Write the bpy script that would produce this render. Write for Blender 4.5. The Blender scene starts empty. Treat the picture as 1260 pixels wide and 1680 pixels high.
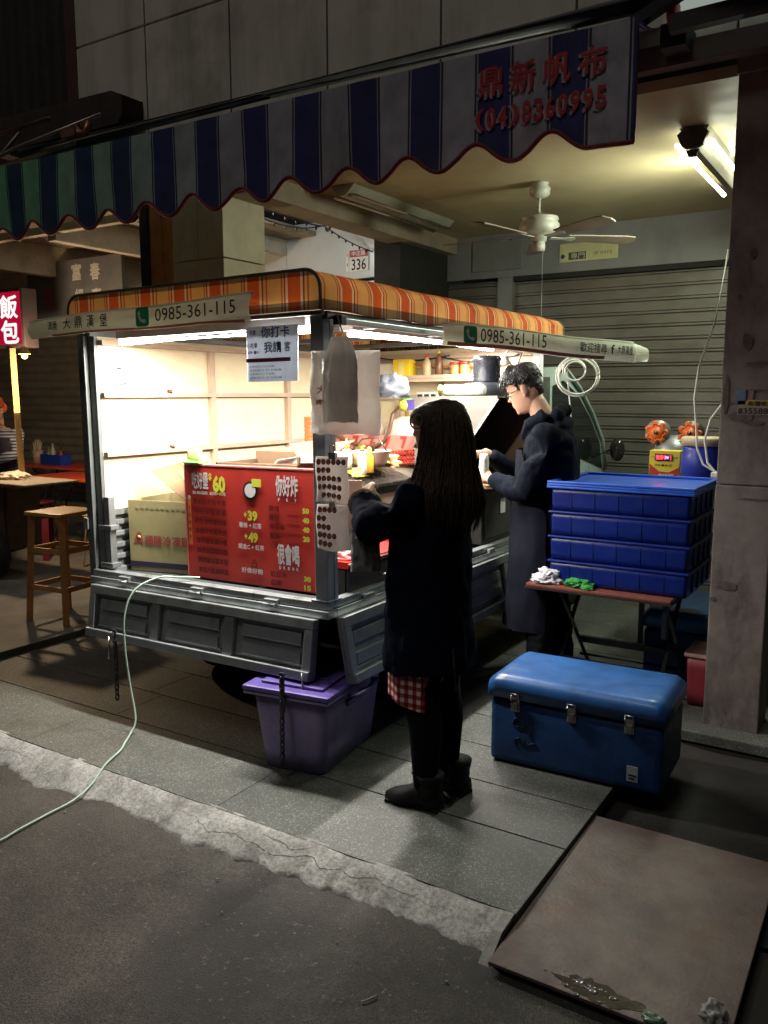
import bpy, bmesh, math, random
from mathutils import Vector, Matrix, noise
R = math.radians
random.seed(7)
scene = bpy.context.scene
C = scene.collection

# ------------------------------------------------------------------ camera
cam_d = bpy.data.cameras.new('camera'); cam = bpy.data.objects.new('camera', cam_d); C.objects.link(cam)
cam.location = (0, 0, 1.6)
cam.rotation_euler = (R(90 - 8.0), 0, R(32.2))
cam_d.sensor_fit = 'VERTICAL'; cam_d.sensor_height = 36.0; cam_d.lens = 36.0 * 1370 / 1680
cam_d.clip_start = 0.05; cam_d.clip_end = 400
scene.camera = cam
# ------------------------------------------------------------------ world: deep dusk sky, lamps do the rest
w = bpy.data.worlds.new('World'); scene.world = w; w.use_nodes = True
nt = w.node_tree; nt.nodes.clear()
wo = nt.nodes.new('ShaderNodeOutputWorld'); bg = nt.nodes.new('ShaderNodeBackground'); sk = nt.nodes.new('ShaderNodeTexSky')
sk.sky_type = 'NISHITA'; sk.sun_disc = False; sk.sun_elevation = R(62); sk.sun_rotation = R(190); sk.dust_density = 3.0; sk.air_density = 1.0
hs = nt.nodes.new('ShaderNodeHueSaturation'); hs.inputs['Saturation'].default_value = 0.35
nt.links.new(sk.outputs[0], hs.inputs['Color']); nt.links.new(hs.outputs[0], bg.inputs[0]); nt.links.new(bg.outputs[0], wo.inputs[0])
bg.inputs[1].default_value = 0.0014
sun_d = bpy.data.lights.new('sun', 'SUN'); sun_d.energy = 0.33; sun_d.angle = R(14); sun_d.color = (1, .95, .86)     # faint overhead street light of the night scene
sun = bpy.data.objects.new('sun', sun_d); C.objects.link(sun); sun.rotation_euler = (R(28), 0, R(-10))
vs = scene.view_settings
scene.display_settings.display_device = 'sRGB'
vs.view_transform = 'Standard'; vs.look = 'None'; vs.exposure = 0.0; vs.gamma = 1.0; vs.use_curve_mapping = False
scene.render.engine = 'CYCLES'
cy = scene.cycles
cy.use_denoising = True; cy.max_bounces = 6; cy.diffuse_bounces = 4; cy.glossy_bounces = 3; cy.transmission_bounces = 4
cy.caustics_reflective = False; cy.caustics_refractive = False; cy.sample_clamp_indirect = 4.0

# ------------------------------------------------------------------ helpers
def tag(o, label=None, cat=None, group=None, kind=None):
    if label: o['label'] = label
    if cat: o['category'] = cat
    if group: o['group'] = group
    if kind: o['kind'] = kind
    return o

def thing(name, label, cat, loc=(0, 0, 0), rot=(0, 0, 0), group=None):
    o = bpy.data.objects.new(name, None); C.objects.link(o)
    o.empty_display_size = 0.1
    o.location = loc; o.rotation_euler = rot if not isinstance(rot, (int, float)) else (0, 0, rot)
    return tag(o, label, cat, group)

def lin(c):
    if isinstance(c, str):
        c = [int(c[i:i + 2], 16) / 255 for i in (0, 2, 4)]
        return tuple(x / 12.92 if x <= .04045 else ((x + .055) / 1.055) ** 2.4 for x in c)
    return tuple(c)

MATS = {}
def mat(name, col, rough=.6, metal=0., var=.18, vs_=6., bump=0., bs=40., spec=.5, emit=None, es=0., trans=0., alpha=1., sheen=0., coat=0., rvar=.15, sub=0., tl=0):
    """a principled surface whose colour, gloss and relief vary with noise"""
    if name in MATS: return MATS[name]
    col = lin(col)
    m = bpy.data.materials.new(name); m.use_nodes = True; n = m.node_tree; N = n.nodes; L = n.links
    p = N['Principled BSDF']
    tc = N.new('ShaderNodeTexCoord'); mp = tc.outputs['Object']
    no = N.new('ShaderNodeTexNoise'); no.inputs['Scale'].default_value = vs_; no.inputs['Detail'].default_value = 6; no.inputs['Roughness'].default_value = .65
    L.new(mp, no.inputs['Vector'])
    cr = N.new('ShaderNodeValToRGB')
    cr.color_ramp.elements[0].position = .28; cr.color_ramp.elements[1].position = .72
    cr.color_ramp.elements[0].color = tuple(max(0, x * (1 - var)) for x in col) + (1,)
    cr.color_ramp.elements[1].color = tuple(min(1, x * (1 + var)) for x in col) + (1,)
    L.new(no.outputs[0], cr.inputs[0]); L.new(cr.outputs[0], p.inputs['Base Color'])
    mr = N.new('ShaderNodeMapRange'); mr.inputs['To Min'].default_value = max(.03, rough - rvar); mr.inputs['To Max'].default_value = min(1, rough + rvar)
    no2 = N.new('ShaderNodeTexNoise'); no2.inputs['Scale'].default_value = vs_ * 2.7; no2.inputs['Detail'].default_value = 3
    L.new(mp, no2.inputs['Vector']); L.new(no2.outputs[0], mr.inputs[0]); L.new(mr.outputs[0], p.inputs['Roughness'])
    p.inputs['Metallic'].default_value = metal
    p.inputs['Specular IOR Level'].default_value = spec
    if bump:
        nb = N.new('ShaderNodeTexNoise'); nb.inputs['Scale'].default_value = bs; nb.inputs['Detail'].default_value = 4
        L.new(mp, nb.inputs['Vector'])
        b = N.new('ShaderNodeBump'); b.inputs['Strength'].default_value = bump; b.inputs['Distance'].default_value = .01
        L.new(nb.outputs[0], b.inputs['Height']); L.new(b.outputs[0], p.inputs['Normal'])
    if emit is not None:
        p.inputs['Emission Color'].default_value = lin(emit) + (1,); p.inputs['Emission Strength'].default_value = es
    if trans: p.inputs['Transmission Weight'].default_value = trans
    if alpha < 1: p.inputs['Alpha'].default_value = alpha
    if sheen: p.inputs['Sheen Weight'].default_value = sheen
    if coat: p.inputs['Coat Weight'].default_value = coat
    if sub:
        p.inputs['Subsurface Weight'].default_value = sub; p.inputs['Subsurface Radius'].default_value = (.02, .008, .004)
    if tl:
        t_ = N.new('ShaderNodeBsdfTranslucent'); L.new(cr.outputs[0], t_.inputs[0]); ms = N.new('ShaderNodeMixShader'); ms.inputs[0].default_value = tl
        L.new(p.outputs[0], ms.inputs[1]); L.new(t_.outputs[0], ms.inputs[2]); L.new(ms.outputs[0], N['Material Output'].inputs[0])
    MATS[name] = m
    return m

def glow(name, col, s):
    if name in MATS: return MATS[name]
    m = bpy.data.materials.new(name); m.use_nodes = True; n = m.node_tree; n.nodes.clear()
    e = n.nodes.new('ShaderNodeEmission'); o = n.nodes.new('ShaderNodeOutputMaterial')
    e.inputs[0].default_value = lin(col) + (1,); e.inputs[1].default_value = s
    n.links.new(e.outputs[0], o.inputs[0]); MATS[name] = m
    return m

def frame_of(d):
    d = Vector(d).normalized()
    a = Vector((0, 0, 1)) if abs(d.z) < .95 else Vector((1, 0, 0))
    u = d.cross(a).normalized(); v = u.cross(d).normalized()
    return u, v

class MB:
    """collects shapes; build() links them as ONE mesh object"""
    def __init__(s): s.v = []; s.f = []; s.mi = []; s.mats = []; s.sm = []; s.X = None
    def _m(s, m):
        if m not in s.mats: s.mats.append(m)
        return s.mats.index(m)
    def add(s, vs, fs, m=None, smooth=False):
        o = len(s.v)
        for p in vs:
            p = Vector(p)
            s.v.append(tuple(s.X @ p) if s.X is not None else tuple(p))
        i = s._m(m)
        for f in fs:
            s.f.append(tuple(o + k for k in f)); s.mi.append(i); s.sm.append(smooth)
        return s
    def box(s, x0, x1, y0, y1, z0, z1, m=None, bev=0.):
        if bev <= 0:
            v = [(x0, y0, z0), (x1, y0, z0), (x1, y1, z0), (x0, y1, z0), (x0, y0, z1), (x1, y0, z1), (x1, y1, z1), (x0, y1, z1)]
            return s.add(v, [(0, 3, 2, 1), (4, 5, 6, 7), (0, 1, 5, 4), (1, 2, 6, 5), (2, 3, 7, 6), (3, 0, 4, 7)], m)
        bm = bmesh.new(); bmesh.ops.create_cube(bm, size=1)
        bmesh.ops.scale(bm, vec=(x1 - x0, y1 - y0, z1 - z0), verts=bm.verts)
        bmesh.ops.translate(bm, vec=((x0 + x1) / 2, (y0 + y1) / 2, (z0 + z1) / 2), verts=bm.verts)
        bev = min(bev, .49 * min(abs(x1 - x0), abs(y1 - y0), abs(z1 - z0)))
        bmesh.ops.bevel(bm, geom=bm.edges[:], offset=bev, segments=2 if bev < .012 else 4, profile=.6, affect='EDGES')
        return s.bm(bm, m, smooth=bev >= .012)
    def bm(s, bm, m=None, smooth=False, M=None):
        bm.verts.index_update()
        vs = [(M @ v.co if M is not None else v.co) for v in bm.verts]
        s.add(vs, [[v.index for v in f.verts] for f in bm.faces], m, smooth); bm.free(); return s
    def obox(s, c, size, rz=0., rx=0., ry=0., m=None, bev=0.):
        t = MB(); t.box(-size[0] / 2, size[0] / 2, -size[1] / 2, size[1] / 2, -size[2] / 2, size[2] / 2, m, bev)
        M = Matrix.Translation(c) @ Matrix.Rotation(rz, 4, 'Z') @ Matrix.Rotation(ry, 4, 'Y') @ Matrix.Rotation(rx, 4, 'X')
        return s.add([M @ Vector(p) for p in t.v], t.f, m, t.sm[0])
    def beam(s, a, b, wd, ht, m=None, up=(0, 0, 1)):
        a = Vector(a); b = Vector(b); d = (b - a).normalized(); u = d.cross(Vector(up))
        if u.length < 1e-4: u = d.cross(Vector((1, 0, 0)))
        u = u.normalized() * wd / 2; v = u.cross(d).normalized() * ht / 2
        vs = [a - u - v, a + u - v, a + u + v, a - u + v, b - u - v, b + u - v, b + u + v, b - u + v]
        return s.add(vs, [(0, 1, 2, 3), (7, 6, 5, 4), (0, 4, 5, 1), (1, 5, 6, 2), (2, 6, 7, 3), (3, 7, 4, 0)], m)
    def loft(s, rings, m=None, cap=True, smooth=True, closed=True):
        n = len(rings[0]); vs = [p for r in rings for p in r]; fs = []
        for i in range(len(rings) - 1):
            for k in range(n if closed else n - 1):
                a = i * n + k; b = i * n + (k + 1) % n
                fs.append((a, b, b + n, a + n))
        if cap and closed: fs.append(tuple(reversed(range(n)))); fs.append(tuple((len(rings) - 1) * n + k for k in range(n)))
        return s.add(vs, fs, m, smooth)
    def tube(s, pts, r, seg=8, m=None, cap=True, ball=False, smooth=True, flat=1.):
        pts = [Vector(p) for p in pts]; k = len(pts)
        rs = list(r) if isinstance(r, (list, tuple)) else [r] * k
        rings = []; up = None
        ext = []
        for i, p in enumerate(pts):
            d = (pts[min(i + 1, k - 1)] - pts[max(i - 1, 0)])
            if d.length < 1e-9: d = Vector((0, 0, 1))
            d.normalize()
            if up is None: u, v = frame_of(d)
            else:
                u = (up - d * up.dot(d))
                u = u.normalized() if u.length > 1e-6 else frame_of(d)[0]
                v = d.cross(u).normalized()
            up = u; ext.append((p, d, u, v, rs[i]))
        def ring(p, u, v, rr): return [p + (u * math.cos(2 * math.pi * j / seg) + v * math.sin(2 * math.pi * j / seg) * flat) * rr for j in range(seg)]
        if ball:
            p, d, u, v, rr = ext[0]
            for t in (1.45, 1.1, .75, .4): rings.append(ring(p - d * rr * math.sin(t), u, v, rr * math.cos(t)))
        for p, d, u, v, rr in ext: rings.append(ring(p, u, v, rr))
        if ball:
            p, d, u, v, rr = ext[-1]
            for t in (.4, .75, 1.1, 1.45): rings.append(ring(p + d * rr * math.sin(t), u, v, rr * math.cos(t)))
        return s.loft(rings, m, cap, smooth)
    def cyl(s, a, b, r, r2=None, seg=20, m=None, cap=True, smooth=True): return s.tube([a, b], [r, r if r2 is None else r2], seg, m, cap, False, smooth)
    def lathe(s, c, prof, seg=28, m=None, axis='Z', cap=True, smooth=True):
        rings = []
        for rr, h in prof:
            ring = []
            for j in range(seg):
                a = 2 * math.pi * j / seg; x, y = rr * math.cos(a), rr * math.sin(a)
                p = {'Z': (x, y, h), 'X': (h, x, y), 'Y': (y, h, x)}[axis]
                ring.append(Vector(c) + Vector(p))
            rings.append(ring)
        return s.loft(rings, m, cap, smooth)
    def prism(s, pts, axis, a, b, m=None, smooth=False):
        f = {'x': lambda p, t: (t, p[0], p[1]), 'y': lambda p, t: (p[0], t, p[1]), 'z': lambda p, t: (p[0], p[1], t)}[axis]
        n = len(pts); vs = [f(p, a) for p in pts] + [f(p, b) for p in pts]
        fs = [tuple(range(n)), tuple(reversed(range(n, 2 * n)))] + [(i, i + n, (i + 1) % n + n, (i + 1) % n) for i in range(n)]
        return s.add(vs, fs, m, smooth)
    def grid(s, fn, nu, nv, m=None, smooth=True):
        vs = [fn(i / nu, j / nv) for j in range(nv + 1) for i in range(nu + 1)]
        fs = [(j * (nu + 1) + i, j * (nu + 1) + i + 1, (j + 1) * (nu + 1) + i + 1, (j + 1) * (nu + 1) + i) for j in range(nv) for i in range(nu)]
        return s.add(vs, fs, m, smooth)
    def ball(s, c, r, m=None, sc=(1, 1, 1), seg=20, M=None):
        bm = bmesh.new(); bmesh.ops.create_uvsphere(bm, u_segments=seg, v_segments=max(6, seg // 2), radius=r)
        X = Matrix.Translation(c) @ (M if M is not None else Matrix()) @ Matrix.Diagonal((sc[0], sc[1], sc[2], 1))
        return s.bm(bm, m, True, X)
    def text(s, t, c, w_, h_, ex, ey, m=None, thick=.0015, keep=False, bold=0., align='C'):
        """lettering in a box w_ x h_ centred at c, reading along ex, upright along ey, standing `thick` proud"""
        cu = bpy.data.curves.new('lettering', 'FONT'); cu.body = t; cu.resolution_u = 2
        cu.align_x = 'LEFT'
        cjk = any(ord(q) > 0x2e80 for q in t)
        if bold and not cjk: cu.offset = bold
        ob = bpy.data.objects.new('lettering', cu); me = ob.to_mesh()
        ps = [v.co.copy() for v in me.vertices]; fs = [tuple(p.vertices) for p in me.polygons]
        ob.to_mesh_clear(); bpy.data.objects.remove(ob); bpy.data.curves.remove(cu)
        if not ps: return s
        x0 = min(p.x for p in ps); x1 = max(p.x for p in ps); y0 = min(p.y for p in ps); y1 = max(p.y for p in ps)
        sx = w_ / max(1e-6, x1 - x0); sy = h_ / max(1e-6, y1 - y0)
        if keep: sx = sy = min(sx, sy)
        ex = Vector(ex).normalized(); ey = Vector(ey).normalized(); nz = ex.cross(ey); c = Vector(c)
        st = ((0, 0),) if not (bold and cjk) else ((0, 0), (bold, 0), (-bold, 0), (0, bold), (0, -bold))   # heavy strokes: the glyph laid over itself
        for i, (dx, dy) in enumerate(st):
            s.add([c + ex * (p.x - (x0 + x1) / 2 + dx) * sx + ey * (p.y - (y0 + y1) / 2 + dy) * sy + nz * (thick + .0002 * i) for p in ps], fs, m)
        return s
    def build(s, name, m=None, parent=None, loc=None, rot=None, autos=False):
        me = bpy.data.meshes.new(name); me.from_pydata(s.v, [], s.f)
        ms = [x if x is not None else m for x in s.mats] or [m]
        for x in ms: me.materials.append(x)
        me.polygons.foreach_set('material_index', s.mi); me.polygons.foreach_set('use_smooth', s.sm)
        me.update()
        o = bpy.data.objects.new(name, me); C.objects.link(o)
        if parent: o.parent = parent
        if loc: o.location = loc
        if rot: o.rotation_euler = rot
        return o

def P(name, mb, m, parent, label=None, **k):
    o = mb.build(name, m, parent, **k)
    if label: o['label'] = label
    return o
def STRUCT(name, mb, m=None):
    return tag(mb.build(name, m), kind='structure')

def fuse(o, vox, smooth_it=3, disp=None):
    """melt overlapping lofts of one object into one continuous skin"""
    md = o.modifiers.new('r', 'REMESH'); md.mode = 'VOXEL'; md.voxel_size = vox; md.use_smooth_shade = True
    if smooth_it:
        sm = o.modifiers.new('s', 'SMOOTH'); sm.factor = .5; sm.iterations = smooth_it
    dg = bpy.context.evaluated_depsgraph_get(); ev = o.evaluated_get(dg)
    me = bpy.data.meshes.new_from_object(ev)
    old = o.data; ms = [x for x in old.materials]
    o.modifiers.clear(); o.data = me
    if not me.materials:
        for x in ms: me.materials.append(x)
    bpy.data.meshes.remove(old)
    if disp:
        me.update(); nn = [v.normal.copy() for v in me.vertices]
        for v, q in zip(me.vertices, nn): v.co += q * disp(v.co)
    me.polygons.foreach_set('use_smooth', [True] * len(me.polygons))
    me.update()
    return o

def copy_tree(o, parent=None):
    c = o.copy(); C.objects.link(c)
    if parent is not None: c.parent = parent
    for ch in [x for x in bpy.data.objects if x.parent == o]: copy_tree(ch, c)
    return c
def ramp_mat(name, axis, period, stops, off=0., rough=.75, bump=0., bscale=600., var=.15, extra=None, tl=0):
    """woven stripes along one object axis: stops = [(position, colour)] held constant over one period"""
    m = bpy.data.materials.new(name); m.use_nodes = True; n = m.node_tree; N = n.nodes; L = n.links; p = N['Principled BSDF']
    tc = N.new('ShaderNodeTexCoord'); sp = N.new('ShaderNodeSeparateXYZ'); L.new(tc.outputs['Object'], sp.inputs[0])
    a = N.new('ShaderNodeMath'); a.operation = 'SUBTRACT'; a.inputs[1].default_value = off; L.new(sp.outputs[axis], a.inputs[0])
    d = N.new('ShaderNodeMath'); d.operation = 'DIVIDE'; d.inputs[1].default_value = period; L.new(a.outputs[0], d.inputs[0])
    f = N.new('ShaderNodeMath'); f.operation = 'FRACT'; L.new(d.outputs[0], f.inputs[0])
    cr = N.new('ShaderNodeValToRGB'); cr.color_ramp.interpolation = 'CONSTANT'; e = cr.color_ramp.elements
    while len(e) < len(stops): e.new(.5)
    for el, (q, c) in zip(e, stops): el.position = q
    for el, (q, c) in zip(e, stops): el.color = lin(c) + (1,)
    L.new(f.outputs[0], cr.inputs[0])
    no = N.new('ShaderNodeTexNoise'); no.inputs['Scale'].default_value = 9; no.inputs['Detail'].default_value = 6; L.new(tc.outputs['Object'], no.inputs['Vector'])
    mr = N.new('ShaderNodeMapRange'); mr.inputs['From Min'].default_value = .25; mr.inputs['From Max'].default_value = .75
    mr.inputs['To Min'].default_value = 1 - var; mr.inputs['To Max'].default_value = 1 + var; L.new(no.outputs[0], mr.inputs[0])
    mx = N.new('ShaderNodeMix'); mx.data_type = 'RGBA'; mx.blend_type = 'MULTIPLY'; mx.inputs[0].default_value = 1
    L.new(cr.outputs[0], mx.inputs[6]); L.new(mr.outputs[0], mx.inputs[7]); out = mx.outputs[2]
    if extra: out = extra(n, sp, out)
    L.new(out, p.inputs['Base Color']); p.inputs['Roughness'].default_value = rough; p.inputs['Specular IOR Level'].default_value = .25
    if bump:
        wv = N.new('ShaderNodeTexWave'); wv.inputs['Scale'].default_value = bscale; wv.bands_direction = 'X' if axis == 0 else 'Y'; L.new(tc.outputs['Object'], wv.inputs['Vector'])
        b = N.new('ShaderNodeBump'); b.inputs['Strength'].default_value = bump; b.inputs['Distance'].default_value = .004
        L.new(wv.outputs[0], b.inputs['Height']); L.new(b.outputs[0], p.inputs['Normal'])
    if tl:
        t_ = N.new('ShaderNodeBsdfTranslucent'); L.new(out, t_.inputs[0]); ms = N.new('ShaderNodeMixShader'); ms.inputs[0].default_value = tl
        L.new(p.outputs[0], ms.inputs[1]); L.new(t_.outputs[0], ms.inputs[2]); L.new(ms.outputs[0], N['Material Output'].inputs[0])
    return m
EX, EY, EZ = (1, 0, 0), (0, 1, 0), (0, 0, 1)

# ------------------------------------------------------------------ lamps the photograph shows (their housings are built further down)
def area(name, loc, sx, sy, power, col, rot=(0, 0, 0)):
    d = bpy.data.lights.new(name, 'AREA'); d.shape = 'RECTANGLE'; d.size = sx; d.size_y = sy; d.energy = power; d.color = col
    o = bpy.data.objects.new(name, d); C.objects.link(o); o.location = loc; o.rotation_euler = rot
    return o
ROLL = .012
def W(x, y, z): return Vector((-2.03 + x - ROLL * z, 2.79 + y, z + ROLL * x))      # truck space -> world
TR = (0, -ROLL, 0)
area('truck_tube_light', W(-.74, .12, 1.858), 1.25, .05, 74, (1, .96, .88))
area('truck_side_tube_light', W(-.34, 1.52, 1.885), .05, 1.65, 78, (1, .95, .86))
area('arcade_tube_light', (-1.09, 5.45, 2.84), .10, 1.3, 29, (.88, 1, .78))
area('arcade_tube_uplight', (-1.02, 5.45, 2.88), .06, 1.3, 24.0, (.93, 1, .80), (R(90), 0, R(-90)))
area('arcade_tube_uplight', (-1.16, 5.45, 2.88), .06, 1.3, 30.0, (.93, 1, .80), (R(90), 0, R(90)))
bulb = bpy.data.lights.new('stall_bulb', 'POINT'); bulb.energy = 82; bulb.color = (1, .72, .42); bulb.shadow_soft_size = .05
bo = bpy.data.objects.new('stall_bulb', bulb); C.objects.link(bo); bo.location = (-6.22, 4.33, 1.86)
area('middle_bay_tube_light', (-4.85, 4.95, 3.02), 1.2, .08, 30, (.95, 1, .96), (R(28), 0, 0))
# ================================================================== SETTING
def fbm(x, y, s=1.0, o=5):
    return noise.fractal(Vector((x * s, y * s, .37)), 1.0, 2.0, o)

def asphalt():
    m = bpy.data.materials.new('asphalt'); m.use_nodes = True; n = m.node_tree; N = n.nodes; L = n.links; p = N['Principled BSDF']
    tc = N.new('ShaderNodeTexCoord')
    big = N.new('ShaderNodeTexNoise'); big.inputs['Scale'].default_value = 2.2; big.inputs['Detail'].default_value = 8; big.inputs['Roughness'].default_value = .7
    fine = N.new('ShaderNodeTexNoise'); fine.inputs['Scale'].default_value = 140; fine.inputs['Detail'].default_value = 4
    vor = N.new('ShaderNodeTexVoronoi'); vor.inputs['Scale'].default_value = 230
    for k in (big, fine, vor): L.new(tc.outputs['Object'], k.inputs['Vector'])
    c1 = N.new('ShaderNodeValToRGB'); c1.color_ramp.elements[0].position = .35; c1.color_ramp.elements[1].position = .68
    c1.color_ramp.elements[0].color = (.036, .033, .029, 1); c1.color_ramp.elements[1].color = (.092, .083, .073, 1); L.new(big.outputs[0], c1.inputs[0])
    c2 = N.new('ShaderNodeValToRGB'); c2.color_ramp.elements[0].position = .3; c2.color_ramp.elements[1].position = .75
    c2.color_ramp.elements[0].color = (.4, .4, .4, 1); c2.color_ramp.elements[1].color = (1.6, 1.58, 1.5, 1); L.new(fine.outputs[0], c2.inputs[0])
    mx = N.new('ShaderNodeMix'); mx.data_type = 'RGBA'; mx.blend_type = 'MULTIPLY'; mx.inputs[0].default_value = 1
    L.new(c1.outputs[0], mx.inputs[6]); L.new(c2.outputs[0], mx.inputs[7]); L.new(mx.outputs[2], p.inputs['Base Color'])
    ad = N.new('ShaderNodeMath'); ad.operation = 'ADD'; L.new(fine.outputs[0], ad.inputs[0]); L.new(vor.outputs['Distance'], ad.inputs[1])
    b = N.new('ShaderNodeBump'); b.inputs['Strength'].default_value = .55; b.inputs['Distance'].default_value = .004; L.new(ad.outputs[0], b.inputs['Height']); L.new(b.outputs[0], p.inputs['Normal'])
    p.inputs['Roughness'].default_value = .78
    return m
def speckled(name, base, light, dark, scale=170., rough=.55):
    """terrazzo: fine pale and dark chips in a grey bed"""
    m = bpy.data.materials.new(name); m.use_nodes = True; n = m.node_tree; N = n.nodes; L = n.links; p = N['Principled BSDF']
    tc = N.new('ShaderNodeTexCoord')
    v = N.new('ShaderNodeTexVoronoi'); v.inputs['Scale'].default_value = scale
    g = N.new('ShaderNodeTexNoise'); g.inputs['Scale'].default_value = 1.7; g.inputs['Detail'].default_value = 9; g.inputs['Roughness'].default_value = .72
    for k in (v, g): L.new(tc.outputs['Object'], k.inputs['Vector'])
    sp = N.new('ShaderNodeSeparateColor'); L.new(v.outputs['Color'], sp.inputs[0])
    cr = N.new('ShaderNodeValToRGB'); e = cr.color_ramp.elements
    e[0].position = 0; e[0].color = lin(dark) + (1,); e[1].position = 1; e[1].color = lin(light) + (1,)
    k = e.new(.22); k.color = lin(base) + (1,); k = e.new(.86); k.color = lin(base) + (1,); k = e.new(.93); k.color = lin(light) + (1,)
    L.new(sp.outputs[0], cr.inputs[0])
    mr = N.new('ShaderNodeMapRange'); mr.inputs['From Min'].default_value = .3; mr.inputs['From Max'].default_value = .7; mr.inputs['To Min'].default_value = .5; mr.inputs['To Max'].default_value = 1.3
    L.new(g.outputs[0], mr.inputs[0])
    mx = N.new('ShaderNodeMix'); mx.data_type = 'RGBA'; mx.blend_type = 'MULTIPLY'; mx.inputs[0].default_value = 1
    L.new(cr.outputs[0], mx.inputs[6]); L.new(mr.outputs[0], mx.inputs[7]); L.new(mx.outputs[2], p.inputs['Base Color'])
    r2 = N.new('ShaderNodeMapRange'); r2.inputs['To Min'].default_value = rough - .2; r2.inputs['To Max'].default_value = rough + .25; L.new(g.outputs[0], r2.inputs[0]); L.new(r2.outputs[0], p.inputs['Roughness'])
    b = N.new('ShaderNodeBump'); b.inputs['Strength'].default_value = .25; b.inputs['Distance'].default_value = .003; L.new(v.outputs['Distance'], b.inputs['Height']); L.new(b.outputs[0], p.inputs['Normal'])
    return m
ROADZ = -.066
# road: one sheet, finely rolling near the kerb, reaching far
mb = MB()
mb.grid(lambda u, v: (-16 + 26 * u, -7 + 9.2 * v, ROADZ + .006 * fbm(-16 + 26 * u, -7 + 9.2 * v, 1.1)), 208, 74)
STRUCT('road', mb, asphalt())
mb = MB(); mb.add([(-80, -60, ROADZ - .03), (80, -60, ROADZ - .03), (80, 90, ROADZ - .03), (-80, 90, ROADZ - .03)], [(0, 1, 2, 3)])
STRUCT('ground', mb, mat('distant_ground', (.05, .047, .043), .9))
# pavement: terrazzo strips with open joints over a dark bed
terr = speckled('terrazzo', (.088, .093, .082), (.25, .26, .24), (.045, .047, .042), 260.)
mb = MB(); ys = [2.245, 2.69, 3.015, 3.345, 3.68, 4.01, 4.34, 4.67, 5.0, 5.33, 5.66, 5.99, 6.32, 6.65, 6.98]
for i in range(len(ys) - 1):
    g = .0035
    x1 = -.93 if ys[i] < 4.0 else 3.4
    xs = [-4.6, -3.4 + .1 * (i % 2), -2.2, x1] if x1 < 0 else [-4.6, -3.4, -2.2, -1.0, -.2, 1, 2.2, x1]
    for a, b in zip(xs[:-1], xs[1:]):
        mb.box(a + (.0008), b - (.0008), ys[i] + g, ys[i + 1] - g, -.05, 0, None, .003)
STRUCT('pavement', mb, terr)
mb = MB(); mb.box(-4.6, -.945, 2.26, 4.02, -.3, -.012); mb.box(-4.6, 3.4, 4.022, 7.0, -.3, -.012)
STRUCT('pavement_bed', mb, mat('joint_dirt', (.018, .016, .014), .95))
mb = MB(); mb.box(-14, -4.604, 2.6, 7, -.2, .045, None, .006); mb.box(-14, -4.604, 2.25, 2.59, -.2, .0, None, .006)
STRUCT('neighbour_floor', mb, mat('worn_concrete', (.15, .14, .125), .7, var=.4, vs_=2.5, bump=.3, bs=30))
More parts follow.
